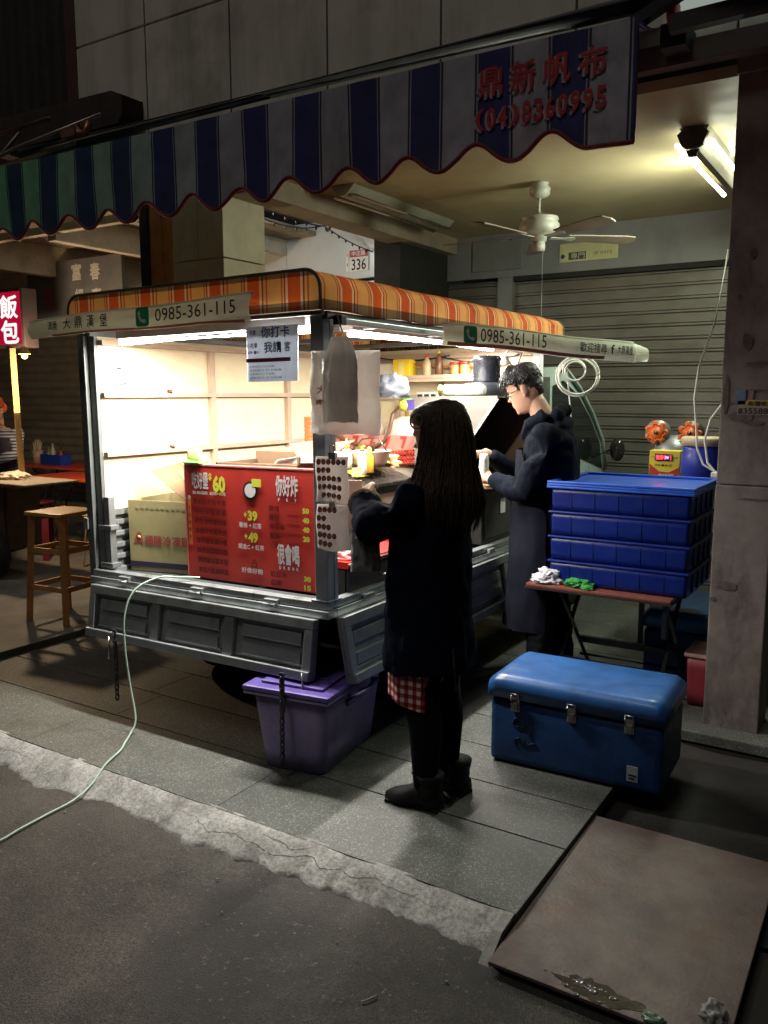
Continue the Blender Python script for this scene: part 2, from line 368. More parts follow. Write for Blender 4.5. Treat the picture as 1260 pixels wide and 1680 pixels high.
# kerb: rough pale strip of cement running down to the road
def kerb(u, v):
    x = -8 + 7.064 * u; jag = .045 * fbm(x, 3.1, 3.0) + .030 * fbm(x, 9.3, 11.0) + .012 * fbm(x, 5.7, 45.0)
    y1 = 2.262; y0 = 2.095 + jag
    y = y1 + (y0 - y1) * v
    z = -.0006 + (ROADZ - .001 + .0006) * v ** 1.4 + .010 * fbm(x, y, 9, 4) * (0.3 + .7 * v)
    if v > .97: z = ROADZ - .02
    return (x, y, z)
def kerbmat():
    m = bpy.data.materials.new('kerb_cement'); m.use_nodes = True; n = m.node_tree; N = n.nodes; L = n.links; p = N['Principled BSDF']
    tc = N.new('ShaderNodeTexCoord')
    a = N.new('ShaderNodeTexNoise'); a.inputs['Scale'].default_value = 5; a.inputs['Detail'].default_value = 10; a.inputs['Roughness'].default_value = .7
    v = N.new('ShaderNodeTexVoronoi'); v.feature = 'DISTANCE_TO_EDGE'; v.inputs['Scale'].default_value = 3.1
    wn = N.new('ShaderNodeTexNoise'); wn.inputs['Scale'].default_value = 7; wn.inputs['Detail'].default_value = 4
    ad = N.new('ShaderNodeMix'); ad.data_type = 'RGBA'; ad.blend_type = 'ADD'; ad.inputs[0].default_value = .12
    L.new(tc.outputs['Object'], a.inputs['Vector']); L.new(tc.outputs['Object'], wn.inputs['Vector']); L.new(tc.outputs['Object'], ad.inputs[6]); L.new(wn.outputs['Color'], ad.inputs[7]); L.new(ad.outputs[2], v.inputs['Vector'])
    cr = N.new('ShaderNodeValToRGB'); e = cr.color_ramp.elements; e[0].position = .3; e[0].color = (.22, .22, .205, 1); e[1].position = .66; e[1].color = (.52, .515, .50, 1)
    L.new(a.outputs[0], cr.inputs[0])
    ck = N.new('ShaderNodeValToRGB'); ck.color_ramp.elements[0].position = .0; ck.color_ramp.elements[0].color = (.8, .8, .8, 1); ck.color_ramp.elements[1].position = .03; ck.color_ramp.elements[1].color = (1, 1, 1, 1)
    L.new(v.outputs['Distance'], ck.inputs[0])
    mx = N.new('ShaderNodeMix'); mx.data_type = 'RGBA'; mx.blend_type = 'MULTIPLY'; mx.inputs[0].default_value = .9
    L.new(cr.outputs[0], mx.inputs[6]); L.new(ck.outputs[0], mx.inputs[7])
    f2 = N.new('ShaderNodeTexNoise'); f2.inputs['Scale'].default_value = 70; f2.inputs['Detail'].default_value = 6; f2.inputs['Roughness'].default_value = .75; L.new(tc.outputs['Object'], f2.inputs['Vector'])
    c3 = N.new('ShaderNodeValToRGB'); c3.color_ramp.elements[0].position = .36; c3.color_ramp.elements[0].color = (.58, .57, .54, 1); c3.color_ramp.elements[1].position = .60; c3.color_ramp.elements[1].color = (1.15, 1.15, 1.15, 1); L.new(f2.outputs[0], c3.inputs[0])
    m3 = N.new('ShaderNodeMix'); m3.data_type = 'RGBA'; m3.blend_type = 'MULTIPLY'; m3.inputs[0].default_value = 1; L.new(mx.outputs[2], m3.inputs[6]); L.new(c3.outputs[0], m3.inputs[7]); L.new(m3.outputs[2], p.inputs['Base Color']); p.inputs['Roughness'].default_value = .85
    b = N.new('ShaderNodeBump'); b.inputs['Strength'].default_value = .7; b.inputs['Distance'].default_value = .006; L.new(f2.outputs[0], b.inputs['Height']); L.new(b.outputs[0], p.inputs['Normal'])
    return m
mb = MB(); mb.grid(kerb, 420, 14, kerbmat())
ckm = mat('crack_dark', (.05, .048, .042), .95)
def crack(u0, u1, v0, n, seed, r):
    pts = []; rs = []
    for i in range(n + 1):
        u = u0 + (u1 - u0) * i / n; v = v0 + .16 * fbm(u * 30, seed, 1.0, 5) + .10 * fbm(u * 90, seed, 1.0, 2)
        p = Vector(kerb(u, min(.93, max(.05, v)))); p.z += .0012; pts.append(p); rs.append(r * (.35 + .65 * abs(math.sin(i * 1.7 + seed)) * (1 - abs(2 * i / n - 1) ** 3)))
    mb.tube(pts, rs, 4, ckm, flat=.5)
crack(.60, .69, .5, 50, 2.2, .0009); crack(.80, .97, .55, 90, 5.1, .0011); crack(.34, .39, .45, 30, 8.3, .0013); crack(.86, .89, .3, 14, 3.3, .0012)
mb.prism([(2.262, -.002), (2.16, -.012), (2.06, ROADZ), (2.06, -.2), (2.262, -.2)], 'x', -.97, -.937, MATS.get('kerb_body') or mat('kerb_body', (.26, .255, .245), .9, var=.35, bump=.5, bs=40))
STRUCT('kerb', mb)
mb = MB(); mb.grid(lambda u, v: (-.943 + 4.3 * u, 2.6 + 1.42 * v, -.075 + .012 * fbm(-.94 + 4.3 * u, 2.6 + 1.42 * v, 5)), 80, 30); STRUCT('gutter', mb, mat('gutter_dirt', (.020, .018, .016), .9, bump=.5, bs=50))
# grit lying on the road along the kerb
mb = MB()
for k in range(110):
    x = random.uniform(-3.6, -.95); y = 2.0 - abs(random.gauss(0, .26)); r = random.uniform(.0012, .0032)
    if random.random() < .12: r *= 1.6
    bm = bmesh.new(); bmesh.ops.create_icosphere(bm, subdivisions=1, radius=r)
    mb.bm(bm, None, False, Matrix.Translation((x, y, ROADZ + r * .5 + .004)) @ Matrix.Diagonal((random.uniform(.7, 1.6), 1, .6, 1)))
tag(mb.build('gravel', mat('pale_grit', (.2, .19, .17), .9)), 'loose pale grit scattered on the road below the kerb', 'grit', kind='stuff')

# ---- facade and arcade
cream = mat('facade_tile', (.82, .77, .65), .45, var=.12, vs_=3, bump=.05)
dark = mat('dark_gap', (.02, .018, .016), .9)
mb = MB()
xs = [-5.15, -4.458, -3.720, -2.984, -2.248, -1.51, -.775, -.04, .7, 1.44, 2.2, 2.9, 3.6]; zs = [3.16, 4.0, 4.84, 5.68, 6.5]
for a, b in zip(xs[:-1], xs[1:]):
    for c, d in zip(zs[:-1], zs[1:]): mb.box(a + .006, b - .006, 4.13, 4.17, c + .007, d - .007, cream, .003)
f = thing('tiled_facade', 'dim facade of large cream tiles above the striped awning', 'wall')
P('tile_cladding', mb, cream, f)
mb = MB(); mb.box(-5.15, 3.6, 4.17, 4.5, 3.1, 6.5); P('backing_wall', mb, dark, f)
mb = MB(); mb.box(-1.6, 3.6, 4.06, 4.13, 3.06, 3.16, None, .004); mb.box(-5.15, -1.604, 4.09, 4.13, 3.09, 3.16)
P('fascia_beam', mb, mat('brown_fascia', (.085, .066, .056), .6), f)
# old dark frontage on the far left
g = thing('old_frontage', 'dark old shop upper floor with a red brown window frame', 'building')
mb = MB()
mb.grid(lambda u, v: (-9 + 3.72 * u, 4.45 + .02 * math.sin(u * 170), 3.3 + 3.2 * v), 240, 1)
P('wall', mb, mat('dark_boards', (.035, .033, .028), .8, var=.35, vs_=4), g)
mb = MB(); mb.box(-5.35, -5.235, 4.2, 4.4, 3.66, 6.5, None, .004); mb.box(-5.225, -5.16, 4.14, 4.34, 3.62, 6.5, None, .004)
P('window_frame', mb, mat('red_brown_paint', (.11, .05, .045), .6, var=.3), g)
# ceiling, beam
ceil = mat('arcade_ceiling', (.41, .345, .20), .55, var=.10, vs_=2.5, bump=.04, bs=12)
mb = MB()
mb.box(-3.62, 3.6, 4.17, 7.05, 3.0, 3.05)
STRUCT('ceiling', mb, ceil)
mb = MB(); mb.box(-3.86, -3.622, 4.17, 7.05, 2.86, 3.06, None, .006); STRUCT('ceiling_beam', mb, mat('beam_cream', (.32, .26, .18), .6, var=.2))
mb = MB(); mb.box(-4.7, -3.864, 4.6, 7.05, 3.12, 3.16); STRUCT('ceiling_left', mb, mat('stained_ceiling', (.22, .18, .14), .7, var=.25))
mb = MB(); mb.box(-14, -4.62, 4.17, 7.05, 3.0, 3.04)
STRUCT('neighbour_ceiling', mb, mat('stained_panel', (.30, .25, .19), .7, var=.35))
nb = thing('ceiling_frame', 'pale metal beams under the dark ceiling above the dumpling stall', 'beams')
for xx, z0, z1, yy in ((-5.0, 2.86, 3.0, 4.3), (-5.75, 2.78, 3.0, 4.3), (-7.1, 2.72, 3.0, 4.6)):
    mb = MB(); mb.box(xx - .05, xx + .05, yy, 7.0, z0, z1 - .002, None, .004); P('beam', mb, mat('dusty_beam', (.46, .41, .35), .6, var=.3), nb)
mb = MB(); mb.box(-9.0, -4.66, 4.3, 4.36, 2.84, 2.9, None, .004); P('beam', mb, MATS['dusty_beam'], nb)

# pillars
def pillar_mat(name, up, low):
    return mat(name, up, .6, var=.22, vs_=5, bump=.12, bs=25)
t = thing('pillar', 'weathered concrete pillar with old stickers and a phone number tag', 'pillar', (-.64, 4.15, 0))
mb = MB()
mb.box(-.125, .125, 0, .25, -.10, 1.18, None, .006); mb.box(-.123, .123, .002, .248, 1.184, 3.1, None, .005); mb.box(-.13, .13, -.008, .258, 3.0, 3.12, None, .004)
P('shaft', mb, mat('grimy_concrete', (.18, .15, .138), .75, var=.35, vs_=4.5, bump=.2, bs=22), t)
mb = MB(); st = mat('sticker_dark', (.05, .04, .04), .7); rem = mat('old_glue', (.09, .065, .06), .8, var=.4, vs_=40)
def patch(mb, x, z, w_, h_, m, y=-.0025):
    n = 14; pts = [(x + w_ / 2 * math.cos(2 * math.pi * k / n) * random.uniform(.7, 1.1), z + h_ / 2 * math.sin(2 * math.pi * k / n) * random.uniform(.7, 1.1)) for k in range(n)]
    mb.prism(pts, 'y', y, y + .0015, m)
for x, z, a, b in ((-.02, 2.23, .035, .05), (-.065, 2.04, .025, .025), (-.02, 1.84, .05, .09), (.04, 1.74, .13, .018), (-.1, 1.60, .03, .2), (-.03, 1.5, .12, .06), (.03, 1.47, .09, .02), (-.08, 1.56, .02, .012), (-.05, .70, .10, .05), (-.11, .63, .03, .025), (.05, 1.12, .18, .012), (.02, 1.62, .13, .008)): patch(mb, x, z, a, b, rem)
P('stain', mb, rem, t)
mb = MB(); mb.box(-.058, -.015, -.004, .0, 1.555, 1.625, mat('pale_blue_sticker', (.10, .14, .22), .6)); mb.box(-.006, .018, -.0035, 0, 1.57, 1.62, mat('pink_sticker', (.17, .11, .10), .7))
P('sticker', mb, None, t)
mb = MB(); yl = mat('yellow_tag', (.42, .33, .05), .6); bk = mat('black_print', (.015, .013, .012), .7)
mb.box(-.048, .11, -.004, 0, 1.508, 1.572, mat('grey_tag', (.26, .22, .19), .7)); mb.box(-.008, .11, -.0055, -.0042, 1.545, 1.575, yl)
mb.text('8355886', (.03, -.0045, 1.526), .15, .028, EX, EZ, bk, bold=.02); mb.text('高價收購', (.05, -.006, 1.56), .11, .022, EX, EZ, bk, bold=.02)
P('phone_sticker', mb, None, t)
t = thing('pillar', 'greenish tiled pillar between the two shop bays', 'pillar', (-4.05, 4.15, 0))
mb = MB()
for k in range(5): mb.box(-.225, .0, -.01, .4, k * .62, k * .62 + .612, None, .004); mb.box(.004, .225, -.01, .4, k * .62, k * .62 + .612, None, .004)
P('shaft', mb, mat('green_grey_tile', (.70, .67, .48), .4, var=.12), t)
t = thing('wooden_door_frame', 'orange brown wooden boards beside the greenish pillar', 'door frame', (-4.43, 4.2, 0))
mb = MB(); mb.box(-.13, -.02, 0, .06, 0.05, 3.0, None, .004); mb.box(-.016, .14, 0.01, .05, .05, 3.0, None, .004); P('board', mb, mat('orange_wood', (.58, .28, .11), .5, var=.3, vs_=12), t)
mb = MB(); mb.box(-.21, -.134, -.02, .1, 0.05, 3.0, None, .004); P('jamb', mb, mat('dark_wood', (.035, .022, .018), .6), t)

# back wall and roller shutters
def shutter(mb, x0, x1, y, z0, z1, pitch=.104, m=None, seg=1):
    prof = [(0, 0), (.058, .003), (.060, -.016), (.068, -.016), (.070, .006), (.082, .006), (.084, -.016), (.092, -.016), (.094, 0)]
    z = z0; pts = []
    while z < z1:
        for a, b in prof:
            if z + a <= z1: pts.append((y - b, z + a))
        z += pitch
    n = len(pts); vs = [(x0, p[0], p[1]) for p in pts] + [(x1, p[0], p[1]) for p in pts]
    mb.add(vs, [(i, i + n, i + n + 1, i + 1) for i in range(n - 1)], m)
steel = mat('shutter_steel', (.20, .185, .158), .42, metal=.35, var=.18, vs_=3)
w7 = thing('shop_front', 'grey shop front with roller shutters at the back of the arcade', 'shop front', (0, 7, 0))
mb = MB(); mb.box(-3.72, 3.6, 0, .06, 2.63, 3.0); P('header_wall', mb, mat('grey_header', (.25, .25, .25), .5, var=.1), w7)
mb = MB(); mb.box(-3.46, -2.98, -.014, -.002, 2.69, 2.965, None, .003); P('hatch', mb, mat('hatch_grey', (.23, .23, .225), .5), w7)
mb = MB(); mb.box(-3.2, -3.06, -.03, .06, 0, 2.628, None, .004); mb.box(-3.055, 3.6, -.02, .05, 2.585, 2.626, dark); P('guide_rail', mb, mat('rail_grey', (.22, .21, .19), .5, metal=.3), w7)
mb = MB(); shutter(mb, -3.72, -3.2, .03, 0, 2.62); P('roller_shutter', mb, steel, w7)
mb = MB(); shutter(mb, -3.06, 3.6, .03, 0, 2.59); P('roller_shutter', mb, steel, w7)
mb = MB(); mb.box(-3.6, 3.6, .1, .2, 0, 3.0); P('inner_wall', mb, dark, w7)
t = thing('poster', 'small yellow poster with a photo strip on the wall above the shutter', 'poster', (-2.39, 6.995, 2.785))
mb = MB(); mb.box(-.25, .25, -.006, 0, -.075, .075); P('sheet', mb, mat('yellow_paper', (.55, .55, .30), .6), t)
mb = MB(); mb.box(-.17, -.02, -.008, -.0065, -.06, .0, mat('poster_photo', (.08, .08, .07), .5)); mb.lathe((-.22, -.007, -.03), [(.018, -.001), (.018, .0)], 14, mat('poster_blue', (.03, .06, .25), .5), 'Y')
mb.text('專門', (-.09, -.009, -.03), .12, .05, EX, EZ, mat('poster_pale', (.6, .6, .4), .6)); mb.text('洽 0912', (.12, -.0065, -.02), .16, .03, EX, EZ, mat('poster_red', (.3, .06, .03), .6)); P('print', mb, None, t)
# stainless shutter box of the left bay with its house number
t = thing('shutter_box', 'shiny stainless shutter box above the middle bay beside the pillar', 'shutter box', (-4.85, 6.2, 0))
mb = MB(); mb.box(-.86, -.11, 0, .5, 2.60, 3.118, None, .006); mb.box(-.106, .86, 0, .5, 2.60, 3.118, None, .006); P('cover', mb, mat('stainless', (.62, .63, .64), .30, metal=.3, var=.06, rvar=.06), t)
mb = MB(); shutter(mb, -.86, .86, .1, 0, 2.52); P('roller_shutter', mb, steel, t)
mb = MB(); mb.box(-.86, .86, -.02, .06, 2.53, 2.57, None, .004); P('bottom_rail', mb, mat('bright_rail', (.6, .6, .6), .3, metal=.7), t)
mb = MB(); mb.box(.864, 1.125, -.03, .85, 0, 3.1, None, .004); P('door_post', mb, dark, t)
t = thing('house_number', 'small white house number plate reading 336 with a red band', 'number plate', (-4.17, 6.19, 2.75))
mb = MB(); mb.box(-.085, .115, 0, .006, -.09, .095, mat('plate_white', (.75, .74, .72), .4), .004); mb.box(-.12, -.09, 0, .006, -.09, .085, mat('plate_white', (.75,) * 3), .003); P('plate', mb, None, t)
mb = MB(); rd = mat('plate_red', (.42, .05, .05), .5); mb.box(-.078, .108, -.003, -.0005, .03, .088, rd)
mb.text('中正路', (.015, -.0035, .059), .14, .04, EX, EZ, MATS['plate_white'], bold=.02); mb.text('336', (.015, -.001, -.033), .15, .095, EX, EZ, bk, bold=.012); mb.text('和', (-.105, -.001, .05), .016, .018, EX, EZ, rd); mb.text('1', (-.105, -.001, -.03), .008, .03, EX, EZ, rd)
P('lettering', mb, None, t)
# left bay: shutter wall at the back, hanging sign panel
t = thing('neighbour_shop_front', 'dark ribbed roller shutter behind the red topped tables', 'roller shutter', (-9, 7, 0))
mb = MB(); shutter(mb, -5, 4.3, .03, .045, 2.5); P('roller_shutter', mb, mat('brown_steel', (.46, .42, .36), .36, metal=.4, var=.2), t)
mb = MB(); mb.box(-5, 4.3, .0, .1, 2.5, 3.0); mb.box(4.3, 5.2, -.7, .1, 0.05, 3.0); P('header_wall', mb, mat('dim_header', (.12, .11, .10), .7), t)
t = thing('hanging_sign_board', 'dark grey hanging board with pale painted characters', 'sign board', (-6.75, 5.3, 0))
mb = MB(); mb.box(-.75, .62, 0, .04, 2.30, 2.86, None, .004); P('board', mb, mat('slate_board', (.10, .098, .105), .7, var=.2), t)
mb = MB(); pl = mat('faded_white', (.42, .41, .40), .7); fr = mat('faded_red', (.25, .045, .035), .7)
for ch, x, z in (('富', .0, 2.74), ('級', .03, 2.51), ('春', .26, 2.73), ('喜', .27, 2.50)): mb.text(ch, (x, -.002, z), .13, .15, EX, EZ, pl, bold=.03)
mb.text('包', (-.42, -.002, 2.54), .17, .2, EX, EZ, fr, bold=.03); P('lettering', mb, None, t)

# ---- awning
t = thing('striped_awning', 'blue and grey striped awning with a red trimmed wavy valance', 'awning', (-1.10, 3.75, 0))
def teal(n, sp, out):
    N = n.nodes; L = n.links; mr = N.new('ShaderNodeMapRange'); mr.inputs['From Min'].default_value = -2.3; mr.inputs['From Max'].default_value = -4.2
    mr.inputs['To Min'].default_value = 0; mr.inputs['To Max'].default_value = 1; L.new(sp.outputs[0], mr.inputs[0])
    mx = N.new('ShaderNodeMix'); mx.data_type = 'RGBA'; mx.blend_type = 'MULTIPLY'; L.new(mr.outputs[0], mx.inputs[0]); L.new(out, mx.inputs[6]); mx.inputs[7].default_value = (.50, 1.15, .62, 1)
    return mx.outputs[2]
aw = ramp_mat('awning_cloth', 0, .362, [(0, (.40, .405, .48)), (.46, (.04, .04, .07)), (.485, (.36, .36, .42)), (.505, (.045, .05, .17)), (.95, (.36, .36, .42)), (.965, (.04, .04, .07))], off=-.20, bump=.35, bscale=40, var=.22, extra=teal)
def wave(x): 
    c = math.cos(2 * math.pi * (x + .19) / .372) if x < -.19 else 1 - .15 * (x + .19); return 2.715 - .055 * (c if c < 0 else c * .8) - .012 * fbm(x, 2, 2)
def wob(x, z): return .022 * math.sin(x * 8.3 + 1.5 * fbm(x, 4, .8)) * (3.2 - z) + .01 * fbm(x, z, 2.5)
mb = MB(); LEN = 4.75
def val(u, v):
    x = -LEN * (1 - u); zt = 3.175; zb = wave(x); z = zb + (zt - zb) * v
    return (x, wob(x, z), z)
mb.grid(val, 300, 14)
def top(u, v):
    x = -LEN * (1 - u); return (x, .40 * v + wob(x, 3.175) * (1 - v), 3.175 + .10 * v - .03 * math.sin(math.pi * v))
mb.grid(top, 120, 6)
P('cloth', mb, aw, t)
mb = MB(); n = 380
mb.tube([(-LEN * (1 - i / n), wob(-LEN * (1 - i / n), wave(-LEN * (1 - i / n))), wave(-LEN * (1 - i / n))) for i in range(n + 1)], .011, 6)
mb.tube([(0, wob(0, wave(0) + (3.17 - wave(0)) * k / 8), wave(0) + (3.17 - wave(0)) * k / 8) for k in range(9)], .006, 6, mat('navy_edge', (.02, .02, .06), .8))
P('trim', mb, mat('maroon_trim', (.16, .022, .028), .8), t)
mb = MB(); rr = mat('awning_red', (.42, .03, .04), .7); wh = mat('awning_white', (.34, .30, .36), .7)
def letters(txt, x0, x1, z0, z1, slope=.0):
    n = len(txt); w_ = (x1 - x0) / n
    for i, ch in enumerate(txt):
        x = x0 + (i + .5) * w_; z = (z0 + z1) / 2 + slope * i
        for dx, dz, m, th in ((-.012, -.008, wh, .003), (0, 0, rr, .0055)):
            mb.text(ch, (x + dx, -.004, z + dz), w_ * (.72 if w_ > .09 else .8), (z1 - z0), EX, EZ, m, th, bold=.022)
letters('鼎新帆布', -.755, -.105, 2.972, 3.098); letters('(04)8360995', -.755, -.115, 2.828, 2.925)
mb.v = [(p[0], p[1] + wob(p[0], p[2]) + .0015, p[2]) for p in mb.v]      # the print follows the cloth
P('lettering', mb, None, t)
t = thing('awning_roller', 'dark awning roller with an orange end cap above the striped cloth', 'awning roller', (0, 3.98, 0))
mb = MB(); mb.cyl((-5.6, 0, 3.32), (-1.03, 0, 3.32), .045); P('roller_tube', mb, mat('roller_steel', (.12, .11, .11), .4, metal=.5), t)
mb = MB(); mb.lathe((-1.03, 0, 3.24), [(.02, 0), (.06, .0), (.066, .012), (.066, .03), (.04, .04)], 24, None, 'X'); P('end_cap', mb, mat('orange_plastic', (.55, .07, .03), .5), t)
mb = MB(); mb.beam((-1.0, -.1, 3.16), (1.5, -.1, 3.20), .05, .07); mb.beam((-1.3, .0, 3.19), (-.4, -.3, 3.42), .05, .05); mb.box(-1.06, -.95, -.03, .15, 3.1, 3.2); P('bracket', mb, mat('dark_bracket', (.03, .028, .03), .6), t)
mb = MB(); mb.prism([(-1.0, 3.26), (-.42, 3.30), (-.35, 3.325), (-1.0, 3.36)], 'y', .02, .1); P('glowing_gap_panel', mb, glow('added_panel_glow', (.75, .85, .75), .35), t)  # pale panel in the gap; its lit look is put in as weak emission
# old folded awning frame above the left bay
t = thing('old_awning_frame', 'rusty folded awning frame with bare rods under the dark old frontage', 'awning frame', (-5.0, 3.9, 0))
mb = MB(); mb.prism([(-.95, 3.36), (.45, 3.36), (.50, 3.42), (.50, 3.53), (.40, 3.57), (-.95, 3.60)], 'y', .05, .24); P('housing', mb, mat('rusty_housing', (.05, .035, .03), .8, var=.4), t)
mb = MB(); mb.tube([(-.9, -.12, 3.22), (-.4, -.1, 3.30), (.42, -.06, 3.39)], .013); mb.tube([(-.8, -.05, 3.43), (-.15, -.02, 3.47)], .016); mb.tube([(-1.0, -.14, 3.18), (-.6, -.1, 3.27), (-.45, -.04, 3.42)], .012); mb.tube([(-1.3, -.1, 3.16), (.2, -.1, 3.24)], .016); P('rod', mb, mat('rod_metal', (.38, .30, .27), .4, metal=.6), t)
mb = MB(); mb.tube([(.2, -.06, 3.36), (.23, -.08, 3.30), (.29, -.08, 3.29), (.31, -.06, 3.36)], .022); mb.obox((.12, -.06, 3.32), (.14, .05, .05), m=None); P('crank_joint', mb, mat('copper_joint', (.35, .15, .10), .45, metal=.4), t)
t = thing('security_camera', 'small dome camera hanging beneath the wavy valance', 'camera', (-4.58, 4.05, 2.80))
mb = MB(); mb.ball((0, 0, 0), .055, None, (1, 1, .9)); P('dome', mb, mat('black_dome', (.02,) * 3, .2), t)
mb = MB(); mb.lathe((0, 0, 0), [(.066, .0), (.07, .03), (.06, .06), (.04, .08)], 24); mb.beam((0, .0, .06), (.06, .1, .16), .03, .03); P('housing', mb, mat('camera_white', (.6,) * 3, .4), t)
t = thing('ceiling_lamp', 'lit fluorescent batten high behind the awning in the middle bay', 'lamp', (-4.85, 4.95, 3.04))
mb = MB(); mb.box(-.65, .65, -.04, .04, .03, .078, None, .004); P('housing', mb, mat('lamp_housing', (.35, .33, .25), .5), t)
mb = MB(); mb.cyl((-.62, 0, .012), (.62, 0, .012), .014); P('tube', mb, glow('lamp_glow', (.95, 1, .78), 14), t)
# string lights drooping in the middle bay
t = thing('wire_string', 'thin dark wires with buds strung below the ceiling of the middle bay', 'wires')
def sag(a, b, s, n=14): return [Vector(a).lerp(Vector(b), i / n) - Vector((0, 0, s * 4 * (i / n) * (1 - i / n))) for i in range(n + 1)]
mb = MB()
for a, b, s in (((-4.0, 4.6, 2.93), (-4.3, 5.9, 3.0), .03), ((-4.3, 5.9, 3.0), (-3.95, 6.1, 2.79), .02), ((-4.0, 4.6, 2.86), (-4.3, 5.9, 3.01), .06), ((-4.3, 5.9, 3.0), (-3.88, 5.4, 2.9), .03)):
    pp = sag(a, b, s); mb.tube(pp, .005, 5)
    for q in pp[2:-1:2]: mb.ball(q - Vector((0, 0, .01)), .009, None, (1, 1, 1.6), 8)
P('wire', mb, mat('wire_black', (.02,) * 3, .6), t)
# arcade lamps
t = thing('ceiling_lamp', 'lit fluorescent lamp with a dark triangular end on the arcade ceiling', 'lamp', (-1.09, 4.8, 2.9))
mb = MB(); mb.prism([(-.075, .098), (-.018, -.01), (.018, -.01), (.075, .098)], 'y', 0, 1.35); P('housing', mb, mat('lamp_housing', (.35, .33, .25), .5), t)
mb = MB(); mb.prism([(-.08, .06), (-.055, .0), (-.03, -.012), (.03, -.012), (.055, .0), (.08, .06), (.05, .085), (-.05, .085)], 'y', -.03, -.002); mb.prism([(-.02, -.055), (.02, -.055), (.035, -.02), (-.035, -.02)], 'y', -.02, -.003); P('end_cap', mb, mat('lamp_end', (.03, .026, .02), .5), t)
for s in (-1, 1):
    mb = MB(); mb.cyl((s * .088, .02, .02), (s * .088, 1.33, .02), .013); P('tube', mb, glow('lamp_glow', (.95, 1, .78), 14), t)
t = thing('ceiling_lamp', 'unlit long fluorescent fitting on the ceiling above the truck canopy', 'lamp', (-3.37, 4.82, 2.9))
mb = MB(); mb.prism([(-.10, .098), (-.03, .03), (.03, .03), (.10, .098)], 'y', 0, 1.45); P('housing', mb, mat('dull_housing', (.30, .29, .22), .4), t)
mb = MB(); mb.cyl((.075, .03, .03), (.075, 1.42, .03), .014); mb.cyl((-.075, .03, .03), (-.075, 1.42, .03), .014); P('tube', mb, mat('dead_tube', (.6, .6, .55), .3), t)
# ceiling fan
t = thing('ceiling_fan', 'old dusty five blade ceiling fan hanging in the arcade', 'fan', (-2.22, 5.48, 0))
wf = mat('fan_white', (.40, .40, .34), .4, var=.12)
mb = MB(); mb.lathe((0, 0, 2.90), [(.03, .0), (.065, .02), (.07, .06), (.05, .085), (.06, .098)], 28); P('ceiling_cap', mb, wf, t)
mb = MB(); mb.cyl((0, 0, 2.78), (0, 0, 2.92), .014); P('rod', mb, wf, t)
mb = MB(); mb.lathe((0, 0, 2.62), [(.03, 0), (.05, .0), (.055, .03), (.10, .045), (.13, .06), (.135, .11), (.115, .135), (.13, .14), (.125, .155), (.05, .17), (.02, .18)], 32); P('motor', mb, wf, t)
mb = MB(); mb.lathe((0, 0, 2.555), [(.01, 0), (.04, .004), (.045, .03), (.04, .07)], 24); P('switch_cap', mb, wf, t)
mb = MB(); mb.tube([(0.03, 0, 2.56), (.03, 0, 2.2), (.03, 0, 2.02)], .003, 5); mb.ball((.03, 0, 2.0), .012); P('pull_cord', mb, mat('cord_grey', (.2, .19, .17), .6), t)
bw = mat('fan_blade', (.20, .165, .12), .5, var=.35, vs_=4)
for k in range(5):
    a = R(32.2 + 10 - k * 72)
    M_ = Matrix.Rotation(a, 4, 'Z') @ Matrix.Translation((0, 0, 2.65)) @ Matrix.Rotation(R(-11), 4, 'X')
    pts = [(.2, -.045), (.3, -.055), (.6, -.068), (.67, -.055), (.69, 0), (.67, .055), (.6, .068), (.3, .055), (.2, .045)]
    mb = MB(); mb.X = M_; mb.prism(pts, 'z', -.004, .004); b_ = P('blade', mb, bw, t)
    mb = MB(); mb.X = M_; mb.prism([(.08, -.02), (.16, -.012), (.24, -.03), (.26, 0), (.24, .03), (.16, .012), (.08, .02)], 'z', -.009, -.0045); P('blade_iron', mb, wf, b_)
# ================================================================== FOOD TRUCK
def TT(name, label, cat, p, rz=0., group=None, rx=0.): return thing(name, label, cat, W(*p), (rx, -ROLL, rz), group)
trk = thing('food_truck', 'small grey pickup truck fitted out as a lit snack stall with a plaid canopy', 'food truck', (-2.03, 2.79, 0), TR)
galv = mat('truck_grey', (.33, .35, .36), .40, metal=.45, var=.2, vs_=5, bump=.05, bs=18)
galv2 = mat('rail_bright', (.42, .45, .46), .32, metal=.6, var=.15)
blk = mat('black_under', (.014, .013, .012), .8)
mb = MB()
for z0, z1, o in ((.694, .724, .0), (.655, .690, .012)):
    mb.box(-1.495 - o, 0 + o, -.004 - o, .05, z0, z1, galv2, .004); mb.box(-1.495 - o, -1.42, .052, 2.6, z0, z1, galv2, .004); mb.box(-.05, 0 + o, .052, 2.6, z0, z1, galv2, .004)
mb.box(-1.52, 0, 2.56, 2.60, .64, .724, galv2)
for x in (-1.25, -.75, -.3): mb.obox((x, -.012, .70), (.075, .02, .022), 0, 0, 0, galv2, .003); mb.cyl((x - .03, -.026, .690), (x + .03, -.026, .690), .008, None, 10, galv2)
for y in (.3, .9, 1.6, 2.2): mb.obox((.012, y, .70), (.02, .075, .022), 0, 0, 0, galv2, .003)
P('bed_rail', mb, galv2, trk)
mb = MB(); mb.box(-1.465, -.055, .052, 2.55, .66, .70); P('bed_floor', mb, mat('bed_rubber', (.045, .05, .055), .6, var=.3), trk)
mb = MB(); mb.box(-1.3, -.17, .12, 2.5, .50, .64); mb.box(-1.0, -.92, .1, 3.9, .36, .50); mb.box(-.5, -.42, .1, 3.9, .36, .50); mb.cyl((-1.3, .82, .27), (-.1, .82, .27), .05)
P('chassis', mb, blk, trk)
